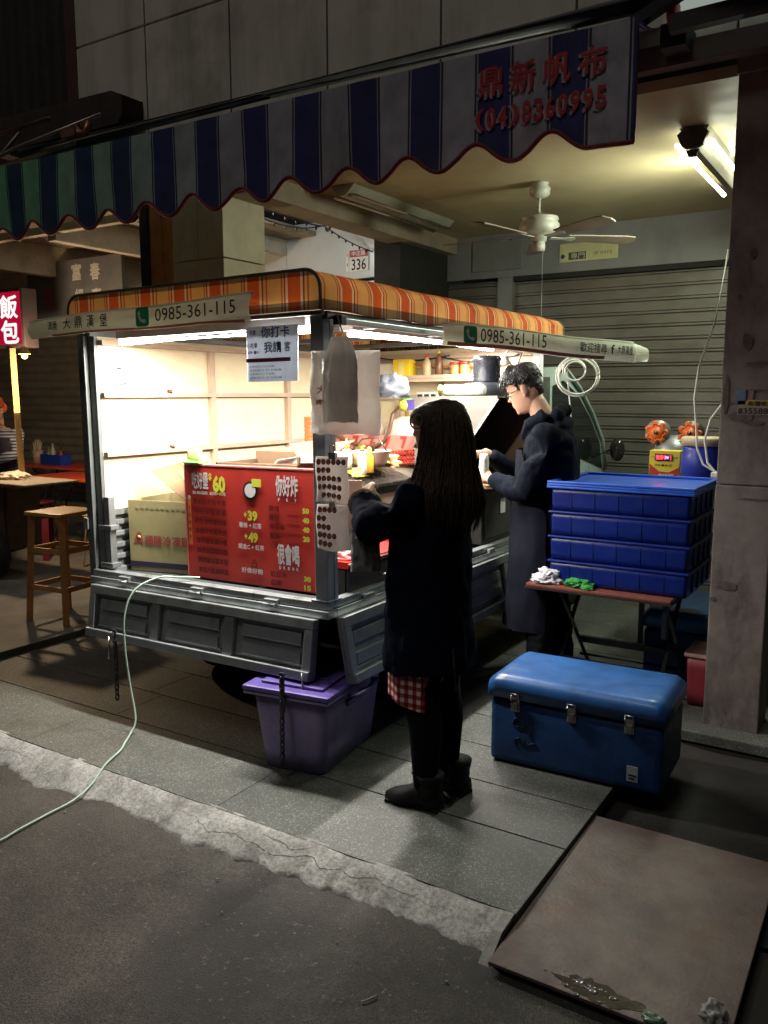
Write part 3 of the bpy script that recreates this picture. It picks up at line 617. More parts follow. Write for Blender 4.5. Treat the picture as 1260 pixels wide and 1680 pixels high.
def wheel(x, y):
    mb = MB(); mb.lathe((x, y, .265), [(.16, -.075), (.235, -.08), (.262, -.06), (.265, 0), (.262, .06), (.235, .08), (.16, .075)], 32, mat('tyre_rubber', (.018, .017, .016), .85), 'X')
    tw = P('wheel', mb, None, trk)
    mb = MB(); mb.lathe((x, y, .265), [(.165, -.076), (.14, -.05), (.05, -.06), (.04, -.08), (.0, -.08)], 24, galv, 'X'); mb.lathe((x, y, .265), [(.165, .076), (.14, .05), (.05, .06), (.04, .08), (.0, .08)], 24, galv, 'X'); P('rim', mb, galv, tw)
for x in (-1.32, -.15):
    for y in (.82, 3.25): wheel(x, y)
def gate(name, M_, ln, ht, nf, inset=.03):
    """drop side hinged at its top edge: sheet, raised frame, stiles, pressed ribs (x along, z up from -ht to 0, y outward)"""
    mb = MB(); mb.X = M_
    mb.box(0, ln, -.012, .0, -ht, 0)
    mb.box(0, ln, .0005, .03, -.045, -.001, None, .004); mb.box(0, ln, .0005, .042, -ht, -ht + .04, None, .004)
    mb.box(0, .045, .0005, .03, -ht + .041, -.046, None, .004); mb.box(ln - .045, ln, .0005, .03, -ht + .041, -.046, None, .004)
    w_ = ln / nf
    for k in range(nf):
        if k: mb.box(k * w_ - .028, k * w_ + .028, .0005, .026, -ht + .041, -.046, None, .005)
        a = k * w_ + .06; b = (k + 1) * w_ - .06
        for z in (-ht * .36, -ht * .68): mb.box(a + .01, b - .01, .0005, .013, z - .028, z + .028, None, .006)
        mb.box(a - .008, b + .008, .0005, .008, -ht + .05, -ht + .062); mb.box(a - .008, b + .008, .0005, .008, -.062, -.05)
    return P(name, mb, galv, trk)
def basis(o, x, y, z): return Matrix(((x[0], y[0], z[0], o[0]), (x[1], y[1], z[1], o[1]), (x[2], y[2], z[2], o[2]), (0, 0, 0, 1)))
d = Vector((0, -.04, -.245)).normalized()
gt = gate('tailgate', basis((-1.462, -.022, .655), (1, 0, 0), (0, d.z, -d.y), -d), 1.425, .262, 3)
mb = MB(); mb.tube([(-.06, -.11, .44), (-.05, -.12, .39), (-.055, -.125, .30), (-.05, -.135, .27), (-.035, -.14, .285)], .006, 6); mb.tube([(-1.28, -.1, .42), (-1.275, -.11, .33), (-1.27, -.12, .31)], .006, 6); P('latch_hook', mb, galv2, gt)
d = Vector((.05, 0, -.28)).normalized()
yv = Vector((d.z * -1, 0, d.x)); yv = yv if yv.x > 0 else -yv
gate('side_gate', basis((.022, .045, .655), (0, 1, 0), yv, -d), 2.5, .29, 3)
# chains of the dropped gates
def chain(mb, a, b, lk=.034, r=.0042):
    a = Vector(a); b = Vector(b); n = max(2, int((b - a).length / (lk * .72)))
    for i in range(n):
        c = a.lerp(b, (i + .5) / n); s = 1 if i % 2 else 0
        pts = []
        for k in range(11):
            t = 2 * math.pi * k / 10; e = math.cos(t) * lk * .30; h = math.sin(t) * lk * .52
            pts.append(c + Vector((e * s, e * (1 - s), h)))
        mb.tube(pts, r, 5)
ch = mat('chain_steel', (.10, .10, .11), .45, metal=.7)
for nm, a, b in (('gate_chain', (-.10, -.195, .44), (-.105, -.20, .06)), ('gate_chain', (-1.24, -.10, .44), (-1.245, -.10, .10))):
    mb = MB(); chain(mb, a, b); mb.box(a[0] - .012, a[0] + .012, a[1] - .003, a[1] + .003, a[2] - .15, a[2] + .02); P(nm, mb, ch, trk)
# posts
post = mat('post_grey', (.33, .36, .40), .4, metal=.35, var=.12)
mb = MB(); mb.box(-.066, .0, .004, .05, .726, 1.93, None, .004); mb.box(-.022, .002, .051, .078, .726, 1.93, None, .003); mb.box(-.085, .01, -.003, .09, .726, .732); P('post', mb, post, trk)
mb = MB(); mb.box(-1.53, -1.482, .004, .05, .60, 1.93, None, .004); mb.box(-1.481, -1.435, .03, .05, .726, 1.93, None, .003); P('post', mb, mat('post_dark', (.16, .17, .165), .45, metal=.35), trk)
mb = MB(); mb.box(-.055, -.005, 2.36, 2.42, .726, 1.93, None, .004); P('post', mb, mat('post_white', (.75, .75, .75), .4), trk)
mb = MB(); mb.box(-1.47, -1.43, 2.52, 2.58, .726, 1.93); P('post', mb, post, trk)
mb = MB(); mb.box(-1.43, -1.39, .03, .07, .726, 1.10, None, .004); mb.box(-1.465, -1.37, .02, .075, .93, .955, None, .004); mb.box(-1.465, -1.37, .02, .075, .735, .76, None, .004); mb.box(-1.55, -1.515, -.006, .004, .93, .99, galv2, .004); P('stake_bracket', mb, mat('stake_grey', (.30, .31, .32), .4, metal=.5), trk)
# left wall: sheets with battens, ribbed gate below
cre = mat('cream_ply', (.72, .62, .42), .55, var=.07, vs_=3)
bat = mat('batten_wood', (.46, .34, .25), .6, var=.15, vs_=8)
mb = MB(); mb.box(-1.448, -1.436, .052, 2.55, 1.03, 1.93); P('side_wall', mb, cre, trk)
mb = MB()
for z in (1.315, 1.615, 1.875): mb.box(-1.435, -1.405, .055, 2.5, z - .012, z + .012)
for y in (.84, 1.54, 2.25):
    for a, b in ((1.035, 1.302), (1.328, 1.602), (1.628, 1.862)): mb.box(-1.435, -1.408, y - .018, y + .018, a, b)
for y in (.5, ):
    for z in (1.335, 1.635): mb.cyl((-1.42, y, z), (-1.40, y, z), .012, None, 10, mat('knob_brown', (.2, .1, .06), .5))
P('batten', mb, bat, trk)
mb = MB(); mb.box(-1.455, -1.445, .055, 2.55, .724, 1.03)
for z in (.78, .84, .90, .96): mb.box(-1.444, -1.425, .06, 2.5, z - .014, z + .014, None, .006)
mb.box(-1.444, -1.42, .06, 2.5, 1.0, 1.03); P('inner_side_gate', mb, galv, trk)
# front bulkhead with shelf and beams
mb = MB(); mb.box(-1.43, -.06, 2.50, 2.51, 1.0, 1.93); mb.box(-1.43, -.06, 2.52, 2.54, .724, 1.6, galv); P('bulkhead', mb, cre, trk)
mb = MB(); mb.box(-1.40, -.06, 2.33, 2.498, 1.70, 1.722); mb.box(-1.40, -.06, 2.325, 2.345, 1.723, 1.745); mb.box(-1.40, -.06, 2.45, 2.498, 1.86, 1.90); mb.box(-1.40, -.06, 2.46, 2.498, 1.80, 1.83)
for x in (-1.15, -.8, -.45): mb.box(x - .02, x + .02, 2.47, 2.498, 1.05, 1.69)
mb.box(-1.4, -.06, 2.46, 2.498, 1.58, 1.61); P('shelf', mb, bat, trk)
# canopy
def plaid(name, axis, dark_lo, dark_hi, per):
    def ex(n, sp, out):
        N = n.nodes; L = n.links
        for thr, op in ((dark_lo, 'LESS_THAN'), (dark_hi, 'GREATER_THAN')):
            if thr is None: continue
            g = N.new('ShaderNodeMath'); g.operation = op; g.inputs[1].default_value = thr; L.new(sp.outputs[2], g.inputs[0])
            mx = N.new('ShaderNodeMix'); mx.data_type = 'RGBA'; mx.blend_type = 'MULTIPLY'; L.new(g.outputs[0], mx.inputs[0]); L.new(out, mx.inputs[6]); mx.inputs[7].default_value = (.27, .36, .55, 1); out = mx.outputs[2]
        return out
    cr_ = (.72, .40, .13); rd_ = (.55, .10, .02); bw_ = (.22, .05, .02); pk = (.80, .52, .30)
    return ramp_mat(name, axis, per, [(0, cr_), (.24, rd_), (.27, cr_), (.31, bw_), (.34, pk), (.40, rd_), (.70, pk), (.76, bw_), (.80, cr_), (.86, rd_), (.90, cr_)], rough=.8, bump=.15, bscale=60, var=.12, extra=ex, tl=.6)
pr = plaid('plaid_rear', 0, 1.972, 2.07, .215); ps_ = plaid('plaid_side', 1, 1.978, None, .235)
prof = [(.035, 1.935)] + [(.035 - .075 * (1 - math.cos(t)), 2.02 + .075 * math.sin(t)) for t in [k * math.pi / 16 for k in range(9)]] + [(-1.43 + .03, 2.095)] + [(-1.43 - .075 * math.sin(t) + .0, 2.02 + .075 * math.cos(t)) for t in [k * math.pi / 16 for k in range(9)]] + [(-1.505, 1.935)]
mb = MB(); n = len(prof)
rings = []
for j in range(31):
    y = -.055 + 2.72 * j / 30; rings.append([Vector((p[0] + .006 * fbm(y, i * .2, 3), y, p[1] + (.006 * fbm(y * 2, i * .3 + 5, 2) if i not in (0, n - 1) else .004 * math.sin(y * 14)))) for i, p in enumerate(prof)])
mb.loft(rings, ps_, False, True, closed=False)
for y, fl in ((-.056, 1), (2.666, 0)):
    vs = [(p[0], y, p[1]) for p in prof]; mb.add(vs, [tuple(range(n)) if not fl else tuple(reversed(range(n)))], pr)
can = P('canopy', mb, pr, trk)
mb = MB(); mb.tube([(p[0], -.058, p[1]) for p in prof], .007, 6); P('piping', mb, mat('brown_piping', (.05, .04, .03), .7), can); mb = MB(); mb.tube([(p[0], 2.668, p[1]) for p in prof], .007, 6); P('piping', mb, mat('brown_piping', (.05, .04, .03), .7), can)
mb = MB(); mb.box(-1.42, -.06, .06, 2.58, 2.045, 2.055); P('ceiling_panel', mb, mat('white_sheet', (.78, .78, .76), .5), trk)
fr = mat('frame_alu', (.42, .44, .46), .35, metal=.6)
mb = MB(); mb.box(-1.47, .02, -.035, -.01, 1.918, 1.936, None, .003); mb.box(-.025, .022, .004, 2.62, 1.905, 1.936, None, .003); mb.box(-1.47, -1.43, .004, 2.6, 1.905, 1.936); mb.box(-1.47, .02, 2.58, 2.62, 1.905, 1.936)
for y in (.75, 1.4, 2.05): mb.box(-1.42, -.03, y - .02, y + .02, 1.925, 1.953, None, .003)
P('canopy_frame', mb, mat('frame_dark', (.10, .10, .11), .4, metal=.5), trk)
mb = MB(); mb.box(.028, .06, .06, 1.0, 1.885, 1.91, None, .004); mb.box(.024, .066, .04, .08, 1.88, 1.92, mat('black_plastic', (.012,) * 3, .4), .004); P('awning_rail', mb, fr, trk); mb = MB(); mb.cyl((.02, 2.1, 1.945), (.09, 2.4, 1.955), .006, .002); P('rod', mb, fr, trk)
mb = MB(); mb.tube([(-.83, -.06, 1.925), (-.83, -.07, 1.985)], .006, 6); mb.tube([(-.91, -.075, 1.995), (-.80, -.07, 1.975)], .007, 6, mat('black_plastic', (.012,) * 3, .4)); P('catch', mb, None, trk)
lg = glow('truck_lamp_glow', (1, .95, .84), 38)
mb = MB(); mb.box(-1.33, -.15, .08, .16, 1.89, 1.95, None, .004); th = P('lamp_housing', mb, mat('lamp_white', (.8,) * 3, .5), trk)
mb = MB(); mb.cyl((-1.34, .12, 1.874), (-.12, .12, 1.874), .014); P('tube', mb, lg, th)
mb = MB(); mb.box(-.38, -.30, .66, 2.38, 1.918, 1.95, None, .004); th = P('lamp_housing', mb, MATS['lamp_white'], trk)
mb = MB(); mb.cyl((-.34, .69, 1.902), (-.34, 2.35, 1.902), .014); P('tube', mb, lg, th)
mb = MB(); mb.tube([(-1.41, .06, 1.86), (-1.40, .07, 1.78), (-1.41, .08, 1.70), (-1.37, .09, 1.66), (-1.30, .10, 1.67), (-1.28, .1, 1.72), (-1.31, .1, 1.75), (-1.35, .09, 1.745)], .005, 6); P('lamp_wire', mb, mat('grey_wire', (.3,) * 3, .5), trk)
# cab
cg = mat('cab_paint', (.36, .44, .40), .3, var=.06, coat=.3)
mb = MB()
side = [(2.66, .45), (2.66, 1.72), (2.78, 1.79), (2.95, 1.79), (3.25, 1.67), (3.55, 1.47), (3.82, 1.25), (3.90, 1.0), (3.92, .45)]
mb.prism(side, 'x', -1.42, -.05, None)
P('cab_body', mb, cg, trk)
gl = mat('dark_glass', (.012, .016, .014), .08, var=.05, rvar=.02)
mb = MB(); mb.prism([(2.70, 1.20), (2.70, 1.66), (2.90, 1.70), (3.2, 1.60), (3.5, 1.42), (3.74, 1.22), (3.81, 1.02), (3.2, 1.15)], 'x', -.049, -.043); P('side_window', mb, gl, trk); mb = MB(); mb.prism([(2.70, 1.20), (2.70, 1.66), (2.90, 1.70), (3.2, 1.60), (3.5, 1.42), (3.74, 1.22), (3.81, 1.02), (3.2, 1.15)], 'x', -1.427, -1.421)
P('side_window', mb, gl, trk)
mb = MB(); pts = [(-.036, 2.80, 1.785), (-.036, 2.95, 1.765), (-.036, 3.22, 1.65), (-.036, 3.52, 1.46), (-.036, 3.78, 1.25), (-.036, 3.87, 1.0)]; mb.tube(pts, .016, 8); P('door_pillar', mb, cg, trk)
mb = MB(); mb.tube([(-.04, 3.58, 1.12), (.05, 3.72, 1.17)], .01); mb.ball((.09, 3.76, 1.17), .08, None, (.75, .5, 1.15)); P('mirror', mb, mat('mirror_black', (.025, .02, .018), .12, var=.3), trk)
mb = MB(); mb.prism([(2.7, .9), (2.7, 1.18), (3.2, 1.13), (3.80, 1.0), (3.84, .9)], 'x', -.048, -.04); P('door', mb, mat('cab_door', (.40, .48, .44), .3, coat=.3), trk)

# ---------------- banners
cl = mat('banner_cloth', (.80, .82, .72), .7, var=.1, vs_=6, tl=.55)
ink = mat('banner_ink', (.03, .035, .035), .7); grn = mat('phone_green', (.03, .34, .10), .5); whp = mat('phone_white', (.75, .78, .72), .5); orr = mat('orange_line', (.50, .16, .07), .6)
def phone_icon(mb, c, s, ex, ez):
    c = Vector(c); ex = Vector(ex); ez = Vector(ez); nz = ex.cross(ez)
    def q(a, b, t): return c + ex * a * s + ez * b * s + nz * t
    n = 20; r = .16
    sq = []
    for cx_, cz_, a0 in ((.5 - r, .5 - r, 0), (-.5 + r, .5 - r, 90), (-.5 + r, -.5 + r, 180), (.5 - r, -.5 + r, 270)):
        for k in range(5): t = R(a0 + 22.5 * k); sq.append((cx_ + r * math.cos(t), cz_ + r * math.sin(t)))
    mb.add([q(a, b, .004) for a, b in sq], [tuple(range(len(sq)))], grn)
    arc = [(-.22, .30), (-.26, .12), (-.2, -.08), (-.06, -.24), (.12, -.32), (.30, -.30)]
    mb.add([q(a, b, .006) for a, b in [(-.30, .28), (-.16, .34), (-.10, .14), (-.17, .08), (-.08, -.08), (.05, -.16), (.12, -.11), (.31, -.19), (.27, -.33), (.08, -.33), (-.14, -.22), (-.27, -.02), (-.32, .14)]], [tuple(range(13))], whp)
def banner(name, label, a, b, h0, h1, items, parent_rot=None, curl=0., tip=0.):
    a = Vector(a); b = Vector(b); L_ = (b - a).length; ex = (b - a).normalized(); ez = Vector((0, 0, 1)); nz = ex.cross(ez).normalized()
    t = thing(name, label, 'banner', a)
    mb = MB()
    def sh(u, v, off=0.):
        h = h0 + (h1 - h0) * u; up = v
        z = -h * (1 - v) - curl * max(0, u - .8) * (1 - v) * .6 - .004 * math.sin(9 * u + 2)
        bow = .020 * math.sin(math.pi * v) + curl * .3 * max(0, u - .75) * (1 - v) + .006 * fbm(u * 6, v, 1.2)
        return ex * (u * L_ + curl * .15 * max(0, u - .7) * (1 - v)) + Vector((0, 0, z)) + nz * (bow + off)
    mb.grid(lambda u, v: sh(u, v), 60, 6); mb.grid(lambda u, v: sh(u, 1 - v, -.006), 60, 6)
    mb.tube([sh(u / 20, 1, -.003) for u in range(21)], .006, 6)
    P('cloth', mb, cl, t)
    mb = MB(); mb.grid(lambda u, v: sh(.12 + .86 * u, .0 + .10 * v, .003) if not tip else sh(.02 + .8 * u, .03 + .16 * v, .003), 40, 1, orr)
    P('hem_line', mb, orr, t)
    mb = MB()
    for kind, u, w_, h, txt in items:
        c = sh(u, .55, .0)
        # lettering follows the sheet
        if kind == 'icon': phone_icon(mb, c + nz * .002, h, ex, ez)
        else: mb.text(txt, c, w_, h, ex, ez, ink if kind != 'w' else whp, .004, bold=.012 if kind == 't' else .004)
        if kind == 'box': pass
    P('lettering', mb, ink, t)
    return t
b1a = W(-1.72, -.12, 1.985); b1b = W(-.27, -.12, 2.012)
banner('banner', 'pale cloth banner with a phone number hanging at the rear of the truck', b1a, b1b, .085, .105,
       [('t', .215, .055, .048, '大'), ('t', .275, .052, .054, '鼎'), ('t', .335, .050, .056, '漢'), ('t', .395, .050, .056, '堡'), ('icon', .575, .07, .084, ''), ('n', .795, .47, .056, '0985-361-115'), ('t', .14, .07, .040, '漢堡')], curl=.12, tip=0)
banner('banner', 'pale cloth banner with a phone number swung out along the truck side', (-1.95, 3.62, 1.945), (-1.36, 4.80, 1.885), .105, .108,
       [('icon', .115, .06, .082, ''), ('n', .325, .43, .066, '0985-361-115'), ('t', .745, .20, .052, '歡迎搜尋'), ('t', .855, .03, .05, 'f'), ('t', .93, .12, .048, '大鼎漢堡')], tip=1)
mb = MB(); o_ = Vector((-1.36, 4.80, 1.885)); d_ = Vector((.449, .893, 0))
for r0 in (0,): mb.loft([[o_ + d_ * k * .028 + Vector((0, 0, -.054 + .054 * (1 - k / 6 * .5) * math.cos(j * .7854) - .02 * (k / 6) ** 2)) + Vector((.893, -.449, 0)) * .025 * (1 - k / 8) * math.sin(j * .7854) for j in range(8)] for k in range(5)], None, False)
tag(mb.build('rolled_cloth', cl), 'loose rolled end of cloth at the tip of the side banner', 'cloth')
# ================================================================== GOODS ON THE TRUCK
red = mat('menu_red', (.50, .035, .025), .45, var=.08, vs_=4)
t = TT('menu_board', 'red menu board with white and yellow lettering at the rear of the truck', 'menu board', (-.978, .165, .712))
mb = MB(); BW, BH = .795, .555; mb.box(0, BW, 0, .02, 0, BH, None, .002); P('panel', mb, red, t)
mb = MB(); mb.box(-.004, BW + .004, -.001, .022, BH + .0005, BH + .008); mb.box(-.006, -.0005, -.001, .022, 0, BH); P('edge_trim', mb, mat('trim_pink', (.55, .20, .17), .4), t)
W1 = mat('print_white', (.72, .70, .70), .5); Y1 = mat('print_yellow', (.62, .66, .06), .5); D1 = mat('print_dark_red', (.17, .012, .010), .5); O1 = mat('print_orange', (.62, .16, .03), .5); K1 = mat('print_black', (.02, .02, .02), .5)
mb = MB()
def mt(s, u0, u1, v0, v1, m, b=.02): mb.text(s, ((u0 + u1) / 2 * BW, -.0005, (1 - (v0 + v1) / 2) * BH), (u1 - u0) * BW, (v1 - v0) * BH, EX, EZ, m, .0015, bold=b)
def mbx(u0, u1, v0, v1, m, y=-.0012): mb.box(u0 * BW, u1 * BW, y - .0008, y, (1 - v1) * BH, (1 - v0) * BH, m)
mt('吃好堡', .06, .195, .055, .20, W1, .03); mt('$', .198, .225, .06, .125, Y1, .03); mt('60', .232, .335, .075, .225, Y1, .05)
mt('BURGER', .062, .192, .222, .25, W1, .03); mt('起司', .205, .26, .222, .25, W1); mt('+10', .265, .305, .222, .25, Y1, .03); mt('元', .31, .335, .222, .25, W1)
rows = ['雙倍起司豬排堡', '辣味香雞腿堡', '花生培根豬肉堡', '蜂蜜芥末雞肉堡', '海洋鱈魚滿分堡', '韓式泡菜豬肉堡', '黑胡椒洋蔥牛堡', '本日八點鐘特堡']
for k, r in enumerate(rows): v = .29 + .087 * k; mt(r, .062 + .004 * k, .335, v, v + .05, D1, .03)
mbx(.018, .042, .30, .71, O1); mb.lathe((.03 * BW, -.001, (1 - .285) * BH), [(.010, -.001), (.010, 0)], 16, mat('print_grey', (.45, .42, .40), .5), 'Y', True, False)
for k, c in enumerate('大口咬健康'): mt(c, .022, .038, .36 + .065 * k, .39 + .065 * k, D1)
for r_, m, dd in ((.044, K1, 0), (.033, W1, .001)): mb.lathe((.53 * BW, -.0008 - dd, (1 - .19) * BH), [(r_, -.0012), (r_, 0)], 24, m, 'Y', True, False)
mt('%', .505, .555, .155, .225, mat('print_blue', (.03, .16, .24), .5)); mbx(.545, .615, .09, .155, Y1, -.0026); mt('=CTR', .55, .612, .10, .145, K1, .03)
mbx(.50, .57, .278, .283, D1); mbx(.535, .545, .235, .28, D1)
mt('+', .475, .498, .375, .42, Y1, .05); mt('39', .505, .58, .36, .45, Y1, .05); mt('薯條 + 紅茶', .435, .61, .465, .51, W1)
mt('+', .475, .498, .56, .605, Y1, .05); mt('49', .505, .58, .545, .635, Y1, .05); mt('鐵盒C + 紅茶', .425, .625, .65, .695, W1)
mt('凸', .525, .565, .78, .85, D1, .03); mt('好像好飽', .445, .61, .855, .90, W1)
mt('你好炸', .725, .885, .05, .215, W1, .03)
for c, u in (('F', .74), ('R', .80), ('Y', .86)): mt(c, u, u + .014, .235, .262, W1, .03)
for k, (a, b) in enumerate((('雞塊', '50'), ('薯條', '40'), ('地瓜條', '40'), ('薯餅', '20'))):
    v = .30 + .077 * k; mt(a, .67, .67 + .038 * len(a), v, v + .05, D1, .03); mbx(.79, .895, v + .036, v + .039, D1); mt(b, .915, .962, v + .005, v + .052, Y1, .05)
mt('很會喝', .725, .885, .62, .79, W1, .03)
for k, c in enumerate('DRINK'): mt(c, .735 + .032 * k, .75 + .032 * k, .805, .833, W1, .03)
for k, (a, b) in enumerate((('紅豆冰', '30'), ('紅茶', '15'))): v = .855 + .075 * k; mt(a, .67, .67 + .04 * len(a), v, v + .05, D1, .03); mt(b, .915, .965, v + .012, v + .058, Y1, .05)
P('lettering', mb, None, t)
t = TT('counter_cabinet', 'black counter cabinet standing behind the red menu board', 'cabinet', (-.972, .19, .702))
mb = MB(); mb.box(0, .44, 0, .5, 0, .535, None, .006); P('body', mb, mat('cabinet_black', (.02, .018, .017), .5), t)
mb = MB(); mb.box(-.0, .44, -.012, -.002, 0, .009); P('plinth', mb, MATS['cabinet_black'], t)
mb = MB(); mb.box(.0, .60, 0, .5, .537, .545); P('top', mb, mat('counter_top', (.12, .1, .085), .5), t)
kraft = mat('kraft_brown', (.24, .14, .075), .8, var=.12); kin = mat('kraft_dark', (.13, .075, .04), .8)
t = TT('open_carton', 'low brown carton with raised flaps on the counter behind the menu board', 'carton', (-.86, .26, 1.249))
mb = MB(); mb.box(0, .52, .0, .01, 0, .03); mb.box(0, .52, .30, .31, 0, .07); mb.box(0, .01, .0, .3, 0, .03); mb.box(.51, .52, 0, .3, 0, .07); mb.box(0, .52, 0, .31, 0.0, .006); P('box_wall', mb, kin, t)
mb = MB(); mb.add([(.0, .31, .04), (.52, .31, .075), (.56, .40, .125), (.06, .40, .075)], [(0, 1, 2, 3)]); mb.add([(.0, .313, .045), (.52, .313, .08), (.56, .403, .13), (.06, .403, .08)], [(3, 2, 1, 0)]); mb.add([(.515, 0, .06), (.515, .3, .075), (.465, .32, .14), (.455, .02, .13)], [(0, 1, 2, 3)]); mb.add([(.518, 0, .06), (.518, .3, .075), (.468, .32, .14), (.458, .02, .13)], [(3, 2, 1, 0)]); P('flap', mb, kraft, t)
t = TT('paper_sheets', 'small sheaf of white paper lying on the brown carton', 'paper', (-.50, .27, 1.285))
mb = MB()
for k in range(6): mb.obox((.13 + .004 * k, .07, .005 + .006 * k), (.25, .14, .0035), R(-3 + 2.2 * k), 0, R(-3 - k))
P('sheets', mb, mat('white_paper', (.75, .73, .68), .6), t)
t = TT('snack_packet', 'small yellow snack packet on a green tray atop the menu board', 'packet', (-.92, .18, 1.277))
mb = MB(); mb.box(-.055, .055, -.035, .04, 0, .012, None, .005); P('tray', mb, mat('green_tray', (.20, .55, .10), .4), t)
mb = MB(); mb.obox((0, .0, .043), (.075, .03, .058), R(6), 0, 0, None, .012); mb.box(-.037, -.02, -.017, .014, .02, .06, mat('packet_orange', (.7, .3, .05), .4)); P('packet', mb, mat('packet_yellow', (.75, .72, .35), .4), t)
# cardboard box
t = TT('cardboard_box', 'yellowish cardboard box with red lettering beside the menu board', 'box', (-1.385, .15, .705), R(9))
mb = MB(); kb = mat('box_buff', (.42, .36, .17), .75, var=.07, vs_=3); w_, h_, dd = .50, .37, .36
for a in ((0, w_, 0, .006), (0, w_, dd - .006, dd)): mb.box(a[0], a[1], a[2], a[3], 0, h_, kb)
mb.box(0, .006, .007, dd - .007, 0, h_, kb); mb.box(w_ - .006, w_, .007, dd - .007, 0, h_, kb); mb.box(.007, w_ - .007, .007, dd - .007, 0.002, .008, kin); P('box_wall', mb, kb, t)
mb = MB()
for off in (0, .004): mb.add([(w_ - .03, .0, h_ + off), (w_ - .03, dd, h_ + off), (w_ - .22, dd - .03, h_ + .16 + off), (w_ - .20, .02, h_ + .15 + off)], [(0, 1, 2, 3) if off else (3, 2, 1, 0)])
for off in (0, .004): mb.add([(.12, dd, h_ + off * .1), (w_, dd, h_), (w_ - .02, dd + .06, h_ + .06 + off), (.14, dd + .06, h_ + .05 + off)], [(0, 1, 2, 3)])
for off in (0, .004): mb.add([(.32, .33 + off, .375), (.32 + off, .05, .375), (.10 + off, .06, .52), (.12 + off, .30, .545)], [(0, 1, 2, 3) if off else (3, 2, 1, 0)])
P('flap', mb, mat('kraft_flap', (.20, .115, .055), .8), t)
mb = MB(); br = mat('box_red', (.40, .075, .05), .7)
mb.text('福隆冷凍雞腿', (.27, -.0005, .165), .34, .05, EX, EZ, br, bold=.03)
ring = [(.03, .14), (.045, .19), (.06, .205), (.075, .20), (.085, .17), (.095, .135), (.085, .135), (.078, .15), (.045, .15), (.04, .14)]
mb.add([(p[0], -.0018, p[1]) for p in ring], [tuple(range(len(ring)))], br); mb.lathe((.064, -.0022, .176), [(.011, -.001), (.011, 0)], 12, kb, 'Y')
mb.lathe((.44, -.001, .085), [(.028, -.0015), (.028, 0)], 18, br, 'Y'); mb.text('CAS', (.44, -.003, .085), .035, .018, EX, EZ, kb, bold=.02)
mb.box(.002, w_ - .002, -.0022, -.0004, .022, .05, mat('box_navy', (.03, .02, .06), .7))
for k in range(12): mb.box(.05 + .032 * k, .07 + .032 * k, -.0012, -.0004, .325 + .001 * (k % 3), .337, mat('box_fade', (.33, .30, .16), .7))
P('lettering', mb, None, t)
# poster in the rear opening
t = TT('notice_poster', 'silvery notice poster with blue characters hung in the rear opening', 'poster', (-.44, .035, 1.66))
mb = MB(); mb.grid(lambda u, v: (.285 * u, .004 * math.sin(5 * u + 3 * v), .235 * v), 8, 8); mb.grid(lambda u, v: (.285 * (1 - u), .003 + .004 * math.sin(5 * (1 - u) + 3 * v), .235 * v), 8, 8)
P('sheet', mb, mat('silver_paper', (.50, .53, .58), .3, var=.15, vs_=9, tl=.3), t)
mb = MB(); nb_ = mat('print_navy', (.035, .055, .20), .5); db = mat('print_maroon', (.22, .04, .06), .5)
def pt(s, x, z, w_, h_, m, b=.03): mb.text(s, (x, -.005, z), w_, h_, EX, EZ, m, .0015, bold=b)
pt('你打卡', .17, .208, .155, .046, nb_); pt('我請', .155, .145, .095, .045, nb_); pt('客', .235, .145, .035, .04, mat('print_pale_blue', (.25, .33, .5), .5)); pt('好康', .045, .21, .035, .02, nb_); pt('小吃車', .04, .155, .06, .022, nb_); pt('咔', .048, .125, .06, .014, nb_)
mb.box(.005, .25, -.0072, -.006, .083, .10, db); pt('打卡送飲料 現場出示', .127, .0915, .22, .010, mat('print_gold', (.6, .4, .1), .5), .0)
for k in range(4): pt('活動辦法 打卡按讚', .09 + .02 * (k % 2), .065 - .016 * k, .14 + .04 * (k % 2), .009, K1, .0)
P('lettering', mb, None, t)
# hanging bags
plast = mat('milky_plastic', (.84, .79, .75), .45, var=.08, vs_=8, bump=.2, bs=14, tl=.5)
def bagmesh(w_, h_, d_, seed, neck=None, taper=.03):
    mb = MB()
    def fn(u, v, s):
        x = (u - .5) * w_ * (1 + taper * (1 - v)); z = -h_ * (1 - v)
        bulge = math.sin(math.pi * u) ** .5 * (.35 + .65 * (1 - v) * v * 4 * .6 + .2)
        if neck: k = max(0, (v - .72) / .28); x *= 1 - neck * k ** 1.3; bulge *= 1 - .6 * k
        f = .012 * fbm(u * 4 + seed, v * 3, 1.0) + .004 * math.sin(17 * u + seed + 3 * v) * max(0, v - .6) * (2 if neck else 0)
        return (x + .006 * fbm(v * 5, seed, 1), s * (d_ / 2 * bulge + .002) + f, z + .008 * fbm(u * 6, seed + 3, 1) * (1 - v))
    mb.grid(lambda u, v: fn(u, v, -1), 26, 22); mb.grid(lambda u, v: fn(1 - u, v, 1), 26, 22); return mb
t = thing('plastic_bag', 'thick bundle of white plastic bags with faint red print hung on the truck post', 'plastic bags', (-1.95, 2.80, 1.775), R(18), None)
P('bag', bagmesh(.29, .335, .06, 2.2), plast, t)
mb = MB(); rp = mat('faint_red', (.55, .20, .16), .6); mb.text('大', (-.085, -.045, -.155), .035, .035, EX, EZ, rp, .002, bold=.03); mb.text('鼎', (-.085, -.046, -.205), .045, .02, EX, EZ, rp, .002, bold=.03); mb.text('漢', (.05, -.046, -.155), .035, .035, EX, EZ, rp, .002, bold=.03); mb.text('堡', (.05, -.046, -.205), .04, .02, EX, EZ, rp, .002, bold=.03); mb.text('一', (.06, -.046, -.28), .018, .006, EX, EZ, rp, .002); P('lettering', mb, rp, t)
